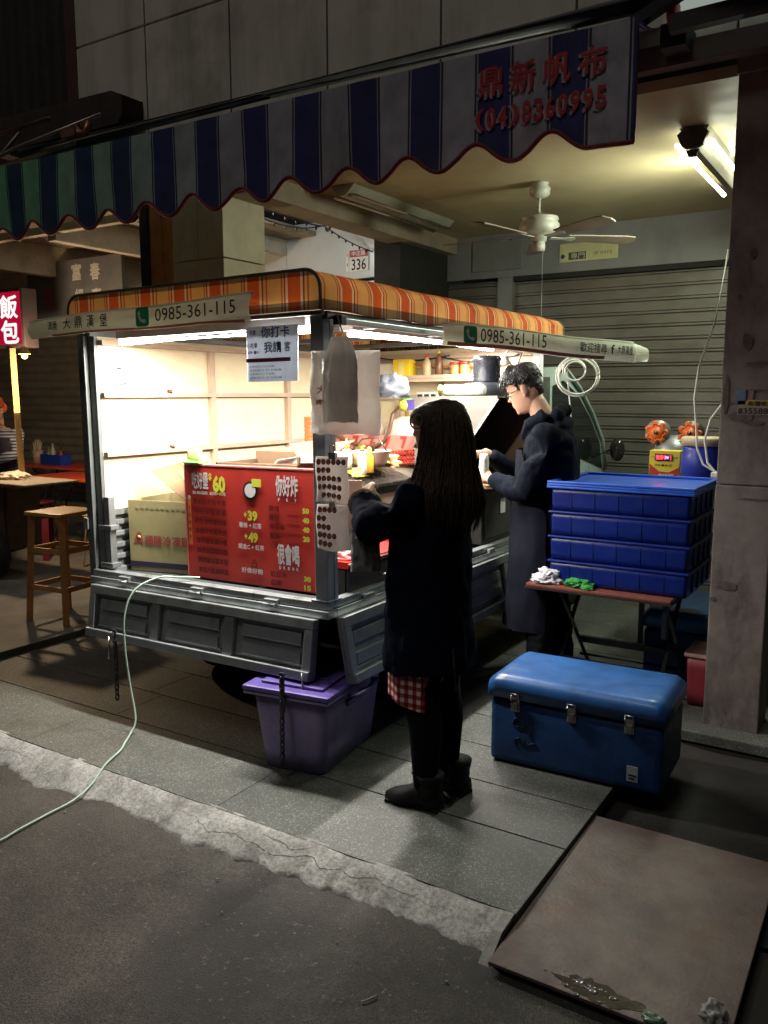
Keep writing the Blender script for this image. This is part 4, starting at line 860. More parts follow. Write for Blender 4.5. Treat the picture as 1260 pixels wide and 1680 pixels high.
t = thing('plastic_bag', 'smaller white plastic bag gathered on a wire hook in front of the bag bundle', 'plastic bags', (-1.925, 2.73, 1.825), R(20), None)
P('bag', bagmesh(.145, .335, .035, 5.1, neck=.55, taper=.0), mat('milky_plastic_thin', (.86, .82, .78), .4, var=.1, bump=.25, bs=12, tl=.35), t)
mb = MB(); mb.tube([(0, .0, -.02), (.012, 0, .02), (.0, 0, .05), (-.015, .03, .075), (-.03, .06, .10)], .003, 6); P('hook', mb, mat('wire_dark', (.05,) * 3, .4, metal=.6), t)
# sticker sheets
for k, (p, label, rows_, rz) in enumerate((((-1.975, 2.745, 1.352), 'upper sheet of round brown stickers clipped to the truck post', ((0, 6), (0, 3), (0, 5), (0, 5), (1, 5)), 20), ((-1.968, 2.735, 1.158), 'lower sheet of round brown stickers clipped under the first sheet', ((0, 4), (0, 2), (0, 3), (0, 4), (0, 3)), 20))):
    t = thing('sticker_sheet', label, 'stickers', p, R(rz))
    sw, sh_ = .135, .185
    def sf(u, v, o=0.): return Vector((sw * (u - .5) + .004 * math.sin(6 * v + k), -.012 * math.sin(math.pi * u) * (1.2 - v) - .016 * (1 - v) ** 2 * (1 if k == 0 else .4) + o + .003 * fbm(u * 3, v * 3 + k, 1.5), -sh_ * (1 - v) + .006 * math.sin(5 * u + 2 * k) * (1 - v)))
    mb = MB(); mb.grid(lambda u, v: sf(u, v, -.002), 12, 12); mb.grid(lambda u, v: sf(1 - u, v, .0), 12, 12); P('sheet', mb, mat('sticker_paper', (.74, .68, .66), .4, var=.05, tl=.4), t)
    mb = MB(); bs_ = mat('sticker_brown', (.26, .055, .035), .45); bl = mat('sticker_mid', (.42, .16, .12), .45)
    for r_, (a, b) in enumerate(rows_):
        for c_ in range(a, b):
            u = .10 + .155 * c_; v = .88 - .185 * r_
            for rad, m, o in ((.0098, bs_, -.0035), (.0055, bl, -.0042)):
                cpt = sf(u, v, o); mb.add([cpt + Vector((rad * math.cos(q * .5236), 0, rad * 1.25 * math.sin(q * .5236))) for q in range(12)], [tuple(range(12))], m)
    P('round_sticker', mb, None, t)
    mb = MB(); mb.obox((.0, -.006, .005), (.03, .014, .03), 0, R(10), 0, None, .003); mb.tube([(-.008, -.012, .02), (-.01, -.016, .045), (.01, -.016, .045), (.008, -.012, .02)], .002, 5); P('clip', mb, mat('clip_chrome', (.6,) * 3, .2, metal=.9) if k == 0 else mat('clip_plastic', (.7, .68, .6), .3), t)
t = thing('plastic_folder', 'brownish plastic folder hanging behind the sticker sheets', 'folder', (-2.0, 2.86, 1.245), R(20))
mb = MB(); mb.box(-.05, .075, 0, .012, -.30, 0, None, .003); P('cover', mb, mat('folder_brown', (.30, .20, .15), .35, var=.2), t)
# right side counter
t = TT('drawer_unit', 'low black drawer unit under the red tray at the truck side', 'drawer', (-.50, .20, .703))
mb = MB(); mb.box(0, .45, 0, 1.15, 0, .125, None, .004); P('case', mb, mat('drawer_black', (.022, .02, .018), .45), t)
mb = MB(); mb.box(.4505, .462, .01, .56, .012, .12, None, .003); mb.box(.4505, .462, .575, 1.14, .012, .12, None, .003); P('drawer', mb, MATS['drawer_black'], t)
for y in (.3, .85):
    mb = MB(); mb.tube([(.462, y - .03, .06), (.48, y - .025, .06), (.482, y + .02, .062), (.482, y + .03, .045)], .005, 6); P('handle', mb, mat('chrome', (.8,) * 3, .15, metal=1), t)
t = TT('red_tray', 'shallow bright red tray at the truck side holding a plastic bag', 'tray', (-.48, .20, .832))
mb = MB(); rt_ = mat('tray_red', (.62, .02, .015), .4, var=.06)
mb.box(0, .45, 0, .70, 0, .006); mb.box(0, .45, 0, .008, .006, .03); mb.box(0, .45, .692, .70, .006, .03); mb.box(0, .008, .008, .692, .006, .03); mb.box(.442, .45, .008, .692, .006, .03); P('tray', mb, rt_, t)
mb = MB(); mb.tube([(.455, .0, .02), (.455, .7, .02)], .006, 6); P('rim', mb, mat('tray_rim', (.6, .5, .45), .3), t)
def crumple(c, sx, sy, sz, seed, m, name, label, cat, rz=0., sub=4):
    bm = bmesh.new(); bmesh.ops.create_icosphere(bm, subdivisions=sub, radius=1)
    for v in bm.verts:
        n_ = noise.fractal(v.co * 1.6 + Vector((seed, 0, 0)), 1, 2, 4); rid = abs(noise.noise(v.co * 3.3 + Vector((seed, 5, 0))))
        v.co *= 1 + .45 * n_ - .35 * rid; v.co = Vector((v.co.x * sx, v.co.y * sy, max(v.co.z, -.35) * sz + .35 * sz))
    mb = MB(); mb.bm(bm, None, True); o = mb.build(name, m, None, c, (0, 0, rz)); return tag(o, label, cat)
fz = mat('film_white', (.72, .66, .66), .3, var=.1, trans=.15)
crumple(W(-.20, .42, .842), .14, .10, .055, 3.0, fz, 'plastic_bag', 'crumpled clear plastic bag with pink print lying in the red tray', 'plastic bag')
t = TT('griddle', 'black griddle station with a sloped steel lid beside the red tray', 'griddle', (-1.02, .92, .703))
mb = MB(); mb.box(0, .52, .0, .62, 0, .38, None, .006); P('body', mb, mat('griddle_black', (.025, .023, .022), .35, metal=.3), t)
mb = MB(); mb.prism([(.54, .385), (.54, .40), (.30, .49), (.02, .49), (.02, .475), (.29, .475), (.52, .385)], 'y', -.01, .63); mb.tube([(.53, -.005, .40), (.53, .63, .40)], .008, 6); P('lid', mb, mat('lid_dark_steel', (.05, .045, .04), .25, metal=.7), t)
mb = MB(); mb.X = Matrix.Translation((.40, .22, .453)) @ Matrix.Rotation(math.atan2(.09, .24), 4, 'Y'); mb.box(-.05, .05, -.06, .06, .006, .009); P('yellow_label', mb, mat('label_olive', (.40, .36, .03), .5), t)
mb = MB(); mb.box(.5225, .527, .03, .59, .05, .34); P('side_panel', mb, mat('warm_steel', (.28, .20, .15), .4, metal=.4, var=.3), t)
t = TT('foam_box', 'white foam food box standing on the griddle lid', 'box', (-.76, .86, 1.222), R(-14))
mb = MB(); mb.box(-.1, .1, -.055, .055, 0, .03, None, .01); mb.box(-.105, .105, -.06, .06, .031, .06, None, .012); P('shell', mb, mat('foam_white', (.8, .79, .76), .5), t)
t = TT('cup_stack', 'stack of orange paper cups on the griddle lid', 'cups', (-.84, 1.02, 1.222))
mb = MB()
for k in range(9): mb.lathe((0, 0, .05 + .024 * k), [(.030, -.05), (.042, .02), (.044, .023), (.040, .022)], 20)
mb.lathe((0, 0, .0), [(.030, 0), (.04, .05)], 20); P('cups', mb, mat('cup_orange', (.75, .16, .05), .45, var=.2), t)
t = TT('sauce_bottle', 'small squeeze bottle with a yellow cap behind the sticker sheets', 'bottle', (-.60, 1.02, 1.20))
mb = MB(); mb.lathe((0, 0, 0), [(.026, 0), (.03, .005), (.03, .09), (.022, .105), (.012, .11)], 20); P('body', mb, mat('bottle_pale', (.7, .7, .55), .35), t)
mb = MB(); mb.lathe((0, 0, .11), [(.016, 0), (.016, .02), (.006, .028), (.004, .055), (.0, .056)], 16); P('cap', mb, mat('cap_yellow', (.7, .5, .05), .4), t)
for k, (x, y, c_) in enumerate(((-.60, 1.55, 'bread rolls'), (-.78, 1.72, ''))):
    pass
t = TT('food_container', 'round pale food tub with noodles between the two people', 'tub', (-.62, 1.28, 1.20))
mb = MB(); mb.lathe((0, 0, 0), [(.09, 0), (.105, .02), (.125, .08), (.13, .085), (.12, .08), (.0, .06)], 28); P('tub', mb, mat('tub_cream', (.72, .60, .45), .5, var=.15, vs_=20), t)
mb = MB(); mb.tube([(-.12, 0, .085), (-.06, .02, .15), (.05, .02, .16), (.12, 0, .085)], .005, 6); P('handle', mb, mat('wire_dark', (.05,) * 3), t)
# gas cylinders with regulators
for k, (x, y, lab) in enumerate(((-1.24, 2.22, 'cream gas cylinder standing in the corner without a hose'), (-.92, 2.22, 'cream gas cylinder with a brown hose next to the grill hood'))):
    t = TT('gas_cylinder', lab, 'gas cylinder', (x, y, .706), 0, 'gas cylinders at the front of the truck bed')
    mb = MB(); mb.lathe((0, 0, 0), [(.12, 0), (.13, .01), (.13, .03), (.155, .05), (.16, .10), (.16, .60), (.15, .67), (.115, .725), (.05, .75), (.035, .755)], 36); P('body', mb, mat('cylinder_cream', (.66, .55, .43), .45, var=.08), t)
    mb = MB(); mb.cyl((0, 0, .75), (0, 0, .86), .018); mb.cyl((0, -.055, .83), (0, .02, .83), .016); mb.lathe((0, 0, .86), [(.0, 0), (.04, .0), (.045, .01), (.04, .02), (0, .022)], 14, mat('valve_green', (.10, .25, .08), .5)); P('valve', mb, mat('brass', (.45, .32, .08), .35, metal=.6), t)
    mb = MB(); mb.lathe((0.02, -.07, .83), [(.0, -.03), (.035, -.028), (.04, 0), (.035, .02), (0, .022)], 18, None, 'Y'); mb.box(.05, .11, -.085, -.07, .80, .87, mat('regulator_tag', (.10, .07, .35), .5)); P('regulator', mb, mat('regulator_olive', (.42, .40, .06), .45), t)
t = TT('gas_hose', 'brown gas hose curving down from a regulator', 'hose', (0, 0, 0))
mb = MB(); mb.tube([(-.93, 2.13, 1.53), (-.95, 2.08, 1.48), (-.96, 2.06, 1.38), (-.99, 2.04, 1.30), (-1.06, 2.03, 1.26), (-1.13, 2.02, 1.255), (-1.25, 2.0, 1.29), (-1.38, 1.99, 1.34)], .013, 8); P('hose', mb, mat('hose_brown', (.13, .07, .04), .5), t)
mb = MB(); mb.lathe((-1.15, 2.0, 1.25), [(0, -.03), (.03, -.02), (.035, .01), (.02, .03), (0, .035)], 14); P('coupling', mb, MATS['brass'], t)
t = TT('red_rope', 'orange red twisted rope and strap strung before the gas cylinders', 'rope', (0, 0, 0))
mb = MB()
for zz, ph in ((1.20, 0), (1.235, 1), (1.17, 2)):
    for s in range(3): mb.tube([(-1.42 + .72 * i / 70, 2.02 + .012 * math.cos(i * .9 + s * 2.094 + ph), zz + .012 * math.sin(i * .9 + s * 2.094 + ph) - .02 * math.sin(math.pi * i / 70)) for i in range(71)], .009, 5)
P('rope', mb, mat('rope_red', (.55, .06, .03), .7, var=.45, vs_=60), t)
mb = MB(); mb.box(-1.42, -.75, 2.045, 2.05, 1.22, 1.34); P('strap', mb, mat('strap_pink', (.62, .28, .22), .6), t)
mb = MB()
for k in range(5): mb.text('7', (-1.36 + .13 * k, 2.044, 1.29), .055, .085, EX, EZ, mat('strap_red', (.55, .04, .04), .5), bold=.05)
P('lettering', mb, None, t)
yb = mat('box_bright_yellow', (.80, .56, .02), .5)
for k, (x, lab) in enumerate(((-1.36, 'yellow carton on the shelf at the left wall of the truck'), (-1.04, 'yellow carton on the shelf above the second gas cylinder'))):
    t = TT('yellow_carton', lab, 'carton', (x, 2.40, 1.724), R(4 * k), 'yellow cartons on the truck shelf'); mb = MB(); mb.box(-.065, .065, -.06, .06, 0, .135, None, .003); mb.box(-.02, .02, -.062, -.0605, .02, .12, mat('carton_fold', (.75, .62, .2), .5)); P('box', mb, yb, t)
t = TT('white_carton', 'white carton between the two yellow cartons on the shelf', 'carton', (-1.20, 2.42, 1.724)); mb = MB(); mb.box(-.09, .09, -.05, .05, 0, .11, None, .003); mb.tube([(-.085, -.053, .10), (-.07, -.055, .06), (-.04, -.056, .03)], .003, 5, mat('wire_dark', (.05,) * 3)); P('box', mb, mat('carton_white', (.76, .70, .58), .6), t)
# hood
t = TT('grill_hood', 'stainless grill hood with a sloping side and dark inside', 'hood', (-.57, 1.72, 0))
hs_ = mat('hood_steel', (.25, .23, .21), .36, metal=.6, var=.15, vs_=5); hd = mat('hood_dark', (.035, .033, .032), .4, metal=.3)
def hoodside(y0, y1, m): mb.prism([(0, 1.08), (0, 1.585), (.56, 1.585), (.56, 1.57), (.20, 1.08)], 'y', y0, y1, m)
mb = MB(); hoodside(0, .006, hs_); hoodside(.72, .726, hd); mb.box(0, .006, .007, .719, 1.08, 1.584, hd); mb.box(0.0, .56, .0, .726, 1.586, 1.594, hs_); P('shell', mb, hs_, t)
mb = MB(); mb.beam((.565, -.004, 1.575), (.205, -.004, 1.085), .012, .012, mat('seam_pale', (.6, .58, .54), .4)); P('edge_trim', mb, None, t)
for q in (.20, .34): 
    mb = MB(); mb.tube([(.02, q, 1.30), (.05, q, 1.40), (.07, q + .02, 1.45), (.085, q + .03, 1.44), (.08, q + .02, 1.41)], .004, 5); P('hook', mb, MATS['chrome'], t)
t = TT('grill', 'dark grill table under the hood where the cook works', 'grill', (-.60, 1.60, .726))
mb = MB(); mb.box(0, .55, 0, .85, 0, .33, None, .006); mb.box(.02, .53, .02, .8, .331, .345, mat('grill_plate', (.06, .055, .05), .3, metal=.6)); P('body', mb, MATS['griddle_black'], t)
mb = MB(); mb.box(.551, .556, .05, .4, .03, .3, mat('panel_grey', (.12, .12, .12), .4, metal=.5)); mb.box(.557, .562, .24, .31, .16, .25, mat('label_white', (.75,) * 3)); P('front_panel', mb, None, t)
mb = MB(); mb.box(.50, .62, -.02, .35, .335, .352); P('cutting_board', mb, mat('board_wood', (.55, .38, .2), .5), t)
crumple(W(-.62, 1.52, 1.46) + Vector((.0, 0, .13)), .13, .09, .10, 8.0, mat('dark_cloth', (.04, .045, .055), .7, var=.4), 'cloth_bag', 'dark cloth bundle with a pale patch resting by the hood', 'bag')
t = TT('white_tub', 'brightly lit white plastic tub lying on the grill hood', 'tub', (-.26, 1.80, 1.63)); mb = MB(); mb.tube([(-.16, 0, 0), (-.14, 0, 0), (.10, 0, 0), (.13, 0, 0)], [.028, .034, .034, .028], 16); mb.cyl((-.17, -.001, 0), (-.13, -.001, 0), .036, None, 16, mat('cap_gold', (.75, .5, .05), .4)); P('tub', mb, mat('tub_white', (.82, .82, .80), .4), t)
t = TT('black_pot', 'black lidded pot standing on top of the grill hood', 'pot', (-.22, 2.02, 1.595))
mb = MB(); mb.lathe((0, 0, 0), [(.135, 0), (.14, .01), (.14, .075), (.13, .08), (0, .08)], 28); P('base', mb, mat('pot_base', (.02, .022, .028), .4), t)
mb = MB(); mb.lathe((0, 0, .081), [(.082, 0), (.085, .01), (.085, .13), (.09, .132), (.09, .15), (.075, .165), (0, .17)], 28); mb.tube([(.088, 0, .12), (.105, 0, .11), (.105, 0, .04), (.087, 0, .03)], .007, 6); P('pot', mb, mat('pot_black', (.02, .023, .035), .25, coat=.4), t)
t = TT('clip_lamp', 'small grey clip lamp near the white post at the truck front', 'clip lamp', (-.12, 2.28, 1.80)); mb = MB(); mb.tube([(0, 0, 0), (.03, -.02, .06), (-.06, -.02, .09), (-.10, 0, .05)], .006, 6); mb.lathe((-.10, 0, .0), [(.02, .05), (.05, .0), (.052, -.005)], 18); P('shade', mb, mat('clip_grey', (.4,) * 3, .4), t)
# coil of cable hanging by the banner
t = thing('cable_coil', 'coil of white cable hanging below the side banner', 'cable', (-1.80, 5.14, 1.715))
mb = MB(); wc = mat('cable_white', (.66, .66, .60), .45); exv = Vector((.85, .53, 0))
for k, (rr_, dx, dz) in enumerate(((.135, 0, 0), (.128, .004, .006), (.118, -.003, -.002), (.07, -.03, .035), (.062, -.026, .03))):
    mb.tube([exv * (rr_ * math.cos(q * .2094) + dx) + Vector((.01 * k * .53, -.01 * k * .85, rr_ * .93 * math.sin(q * .2094) + dz)) for q in range(31)], .006, 6)
mb.tube([exv * -.06 + Vector((0, 0, .14)), exv * -.065, exv * -.04 + Vector((0, 0, -.2)), exv * -.03 + Vector((0, 0, -.30))], .005, 6); P('coil', mb, wc, t)

# clutter of the kitchen
def bottle(name, label, p, r, h, c_, capc, cat='bottle'):
    t = TT(name, label, cat, p); mb = MB(); mb.lathe((0, 0, 0), [(r * .9, 0), (r, .004), (r, h * .62), (r * .45, h * .8), (r * .4, h * .86)], 18); P('body', mb, mat('bottle_c%d' % int(c_[0] * 997 + c_[1] * 613 + c_[2] * 331), c_, .35, tl=.15), t)
    mb = MB(); mb.lathe((0, 0, h * .861), [(r * .5, 0), (r * .5, h * .08), (r * .2, h * .1), (r * .1, h * .14)], 14); P('cap', mb, mat('cap_c%d' % int(capc[0] * 997 + capc[1] * 613), capc, .4), t)
bottle('sauce_bottle', 'red topped sauce bottle on the truck shelf', (-.86, 2.40, 1.724), .03, .17, (.62, .45, .25), (.6, .05, .03))
bottle('sauce_bottle', 'tall brown sauce bottle on the truck shelf', (-.77, 2.41, 1.724), .028, .19, (.16, .07, .03), (.7, .6, .1))
bottle('sauce_bottle', 'white squeeze bottle at the front edge of the griddle', (-.55, 1.10, 1.165), .026, .15, (.75, .73, .68), (.75, .2, .05))
bottle('sauce_bottle', 'mustard yellow squeeze bottle at the front edge of the griddle', (-.56, 1.19, 1.165), .026, .15, (.75, .5, .05), (.7, .6, .1))
t = TT('seasoning_jar', 'row of two seasoning jars with red lids on the shelf', 'jars', (-.64, 2.40, 1.724))
for k in (0, 1):
    mb = MB(); mb.lathe((.075 * k, 0, 0), [(.032, 0), (.034, .005), (.034, .08), (.03, .088)], 18); j = P('jar', mb, mat('jar_amber', (.45, .25, .08), .25), t)
    mb = MB(); mb.lathe((.075 * k, 0, .0885), [(.034, 0), (.034, .018), (.0, .02)], 18); P('lid', mb, mat('jar_lid', (.5, .04, .03), .4), j)
for k, (x, z, lab) in enumerate(((-1.10, 1.56, 'steel ladle hanging under the shelf beside the hose'), (-.70, 1.57, 'steel spatula hanging under the shelf near the hood'))):
    t = TT('ladle' if k == 0 else 'spatula', lab, 'utensil', (x, 2.43, z)); mb = MB(); mb.tube([(0, 0, 0), (.0, -.006, -.2)], .005, 6); mb.tube([(-.012, 0, .0), (0, 0, .015), (.012, 0, 0), (0, 0, -.012), (-.012, 0, 0)], .003, 5); P('handle', mb, MATS['chrome'], t)
    mb = MB(); mb.lathe((0, -.02, -.235), [(.0, -.03), (.03, -.02), (.042, .01), (.044, .012), (.038, .008), (0, -.02)], 18) if k == 0 else mb.box(-.04, .04, -.008, -.005, -.31, -.2, None, .001); P('blade', mb, MATS['chrome'], t)
t = TT('wiring', 'loose black and orange wires strung along the upper beam of the truck', 'wires', (0, 0, 0)); mb = MB(); mb.tube(sag((-1.38, 2.44, 1.90), (-.7, 2.44, 1.88), .035), .005, 5); mb.tube(sag((-.8, 2.44, 1.885), (-.12, 2.30, 1.86), .05), .005, 5); mb.tube([(-1.30, 2.44, 1.86), (-1.28, 2.43, 1.78), (-1.23, 2.42, 1.76), (-1.2, 2.40, 1.70)], .004, 5); P('wire', mb, mat('wire_dark', (.05,) * 3), t)
mb = MB(); mb.tube(sag((-1.0, 2.43, 1.83), (-.3, 2.43, 1.82), .03), .006, 5); P('orange_wire', mb, mat('wire_orange', (.6, .16, .03), .5), t)
t = TT('wall_socket', 'white power socket block with plugs on the bulkhead', 'socket', (-.88, 2.47, 1.60)); mb = MB(); mb.box(-.09, .09, -.03, .0, -.03, .03, None, .005); P('block', mb, mat('socket_white', (.75, .73, .68), .4), t)
for k in range(3):
    mb = MB(); mb.box(-.07 + .055 * k, -.04 + .055 * k, -.055, -.031, -.014, .014, None, .004); P('plug', mb, MATS['black_plastic'], t)
crumple(W(-.60, 1.42, 1.185), .10, .08, .05, 33.0, mat('bun_brown', (.55, .33, .14), .6, var=.3, vs_=14), 'bread_bag', 'bag of toasted buns at the back corner of the griddle', 'bread')
t = TT('napkin_pack', 'white pack of napkins standing between tub and cups', 'napkins', (-.70, 1.12, 1.21), R(12)); mb = MB(); mb.box(-.05, .05, -.04, .04, 0, .075, None, .008); mb.box(-.051, .051, -.0415, -.0402, .02, .05, mat('napkin_print', (.65, .10, .05), .5)); P('pack', mb, mat('napkin_white', (.78, .76, .72), .6), t)
t = TT('tongs', 'steel tongs lying over the rim of the pale tub', 'tongs', (-.57, 1.24, 1.27)); mb = MB(); mb.beam((0, 0, 0), (-.12, .2, .05), .012, .004); mb.beam((.01, 0, .012), (-.12, .2, .055), .012, .004); P('arm', mb, MATS['chrome'], t)
t = TT('price_card', 'small olive card taped to the griddle lid corner', 'card', (-.52, 1.0, 1.16), R(60)); mb = MB(); mb.box(-.03, .03, -.002, 0, 0, .05); P('card', mb, mat('card_pale', (.6, .55, .3), .5), t)
# ================================================================== THINGS ON THE GROUND
def taper_box(mb, x0, x1, y0, y1, z0, z1, tx, ty, r, m=None, n=6, cap=True):
    rings = []
    for k in range(5):
        f = k / 4; z = z0 + (z1 - z0) * f; ax0 = x0 + tx * (1 - f); ax1 = x1 - tx * (1 - f); ay0 = y0 + ty * (1 - f); ay1 = y1 - ty * (1 - f)
        ring = []
        for cx_, cy_, a0 in ((ax1 - r, ay1 - r, 0), (ax0 + r, ay1 - r, 90), (ax0 + r, ay0 + r, 180), (ax1 - r, ay0 + r, 270)):
            for q in range(n + 1): t_ = R(a0 + 90 * q / n); ring.append(Vector((cx_ + r * math.cos(t_), cy_ + r * math.sin(t_), z)))
        rings.append(ring)
    mb.loft(rings, m, cap, True); return mb
# purple bin
t = thing('storage_bin', 'purple lidded plastic storage bin under the truck corner', 'storage bin', (-1.955, 2.655, 0), R(8))
pu = mat('purple_plastic', (.31, .25, .49), .42, var=.1, vs_=4); pl_ = mat('purple_lid', (.11, .075, .29), .35, var=.12)
mb = MB(); taper_box(mb, -.37, .0, .0, .58, 0.004, .35, .035, .035, .05); mb.box(-.39, .02, -.02, .60, .335, .35, None, .01); P('tub', mb, pu, t)
mb = MB(); mb.box(-.395, .025, -.025, .605, .352, .375, None, .012); mb.box(-.33, -.03, .03, .55, .376, .388, None, .01); mb.box(-.30, -.06, .14, .15, .389, .395); mb.box(-.30, -.06, .36, .37, .389, .395); lid = P('lid', mb, pl_, t)
for y in (.29,):
    mb = MB(); mb.tube([(.02, y - .12, .32), (.045, y - .11, .325), (.05, y, .312), (.045, y + .11, .325), (.02, y + .12, .32)], .012, 8); P('handle', mb, pl_, t)
mb = MB(); mb.box(-.005, .012, .19, .38, .265, .29, None, .004); P('grip', mb, pl_, t)
# cool boxes
cb = mat('cooler_blue', (.022, .10, .31), .36, var=.22, vs_=4, rvar=.16, bump=.05, bs=9); cbd = mat('cooler_body', (.013, .052, .17), .5, var=.28, vs_=4, bump=.06, bs=9, spec=.3)
def latch(mb, x, y, z, m1, m2):
    mb.box(x - .02, x + .02, y - .010, y - .001, z - .05, z + .01, m1, .003); mb.box(x - .013, x + .013, y - .016, y - .0105, z - .045, z - .01, m2, .003)
    mb.tube([(x - .016, y - .012, z - .02), (x - .016, y - .016, z + .03), (x + .016, y - .016, z + .03), (x + .016, y - .012, z - .02)], .003, 5, m1)
def cooler(name, label, loc, rz, L_, D_, H_, lat=True):
    t = thing(name, label, 'cool box', loc, rz)
    mb = MB(); mb.box(0, L_, 0, D_, .006, H_ * .745, None, .03); P('body', mb, cbd, t)
    mb = MB(); mb.box(.012, L_ - .012, .012, D_ - .012, H_ * .70, H_ * .78, None, .01); P('gasket', mb, mat('gasket_dark', (.01, .012, .02), .6), t)
    mb = MB()
    prof = []
    r = .045; y0, y1, z0, z1 = -.008, D_ + .008, H_ * .765, H_
    ring_pts = [(y0, z0), (y0, z1 - r)] + [(y0 + r - r * math.cos(q * .1963), z1 - r + r * math.sin(q * .1963)) for q in range(1, 8)] + [(y0 + r, z1), (y1 - r, z1 + .0)] + [(y1 - r + r * math.sin(q * .1963), z1 - r + r * math.cos(q * .1963)) for q in range(1, 8)] + [(y1, z1 - r), (y1, z0)]
    rings = []
    for k in range(21):
        u = k / 20; x = -.008 + (L_ + .016) * u; e = min(1, min(u, 1 - u) * (L_ + .016) / .04); sc = 1 - .25 * (1 - math.sqrt(max(0, 1 - (1 - e) ** 2)))
        rings.append([Vector((x, D_ / 2 + (p[0] - D_ / 2) * (.96 + .04 * sc), z0 + (p[1] - z0) * sc)) for p in ring_pts])
    mb.loft(rings, None, True, True); P('lid', mb, cb, t)
    if lat:
        for x in (.12, L_ * .5, L_ - .13):
            mb = MB(); latch(mb, x, -.001, H_ * .76, mat('latch_steel', (.35, .35, .35), .3, metal=.9), mat('latch_plate', (.22, .22, .22), .35, metal=.8)); P('latch', mb, None, t)
    return t
t = cooler('cool_box', 'large blue cool box with three latches standing in front of the folding table', (-1.475, 3.215, 0), R(2), .735, .42, .395)
mb = MB(); mk = mat('marker_black', (.006, .01, .03), .5)
def scrawl(pts, r=.0025): mb.tube([(p[0], -.002, p[1]) for p in pts], r, 5, mk)
scrawl([(.135, .225), (.115, .215), (.108, .19), (.125, .18), (.14, .185)]); scrawl([(.112, .20), (.135, .203)]); scrawl([(.145, .18), (.155, .195), (.158, .178), (.17, .193), (.173, .176), (.185, .19), (.19, .165), (.178, .15)]); scrawl([(.14, .135), (.12, .125), (.115, .105), (.13, .10)]); scrawl([(.14, .11), (.155, .125), (.158, .108), (.175, .125), (.178, .108), (.19, .115), (.215, .118)])
mb.text('福香鮮肉批發 04-8', (.40, -.0015, .118), .17, .014, (1, 0, -.06), EZ, mat('marker_fade', (.015, .03, .10), .5)); mb.text('彰化縣員林鎮中正路', (.40, -.0015, .092), .22, .012, (1, 0, -.06), EZ, MATS['marker_fade'])
P('lettering', mb, mk, t)
mb = MB(); mb.box(.60, .645, -.0035, -.001, .05, .115, mat('sticker_pale', (.35, .38, .42), .5)); mb.box(.606, .64, -.005, -.0037, .075, .08, mk); mb.box(.606, .632, -.005, -.0037, .062, .066, mk); P('sticker', mb, None, t)
cooler('cool_box', 'second blue cool box half hidden behind the pillar and table legs', (-1.19, 4.62, 0), 0, .62, .62, .42, False)
t = thing('red_crate', 'dark red plastic crate tucked between cool box and pillar', 'crate', (-.90, 4.36, 0)); mb = MB(); taper_box(mb, 0, .25, 0, .24, .004, .26, .01, .01, .02); mb.box(-.01, .26, -.01, .25, .262, .285, mat('crate_pale', (.45, .28, .25), .5), .006); P('crate_body', mb, mat('crate_red', (.22, .02, .03), .5), t)
# folding table
t = thing('folding_table', 'small brown folding table with crossed black legs carrying the blue crates', 'table', (-1.31, 4.42, 0))
mb = MB(); mb.box(-.37, .385, -.34, .34, .588, .61, None, .008); P('tabletop', mb, mat('brown_laminate', (.17, .055, .04), .35, var=.2, vs_=10), t)
mb = MB(); mb.box(-.374, .389, -.344, .344, .582, .5875); P('edge', mb, mat('table_edge', (.02, .015, .013), .5), t)
lgm = mat('leg_black', (.02, .02, .022), .35, metal=.4)
for x in (-.24, .31):
    for a, b in (((x, -.28, .02), (x, .26, .58)), ((x + .03, .28, .02), (x + .03, -.26, .58))):
        mb = MB(); mb.tube([a, b], .0125, 8); mb.ball(a, .017, mat('rubber_foot', (.01,) * 3, .8), (1, 1, 1.2), 10); P('leg', mb, lgm, t)
mb = MB(); mb.tube([(-.24, .2, .10), (.31, .2, .10)], .010, 8); mb.tube([(-.24, -.12, .17), (.31, -.12, .17)], .010, 8); mb.box(-.23, .30, .13, .155, .19, .225); P('stretcher', mb, lgm, t)
mb = MB(); mb.box(.335, .36, -.30, -.27, .40, .58, None, .004); P('hinge_bracket', mb, lgm, t)
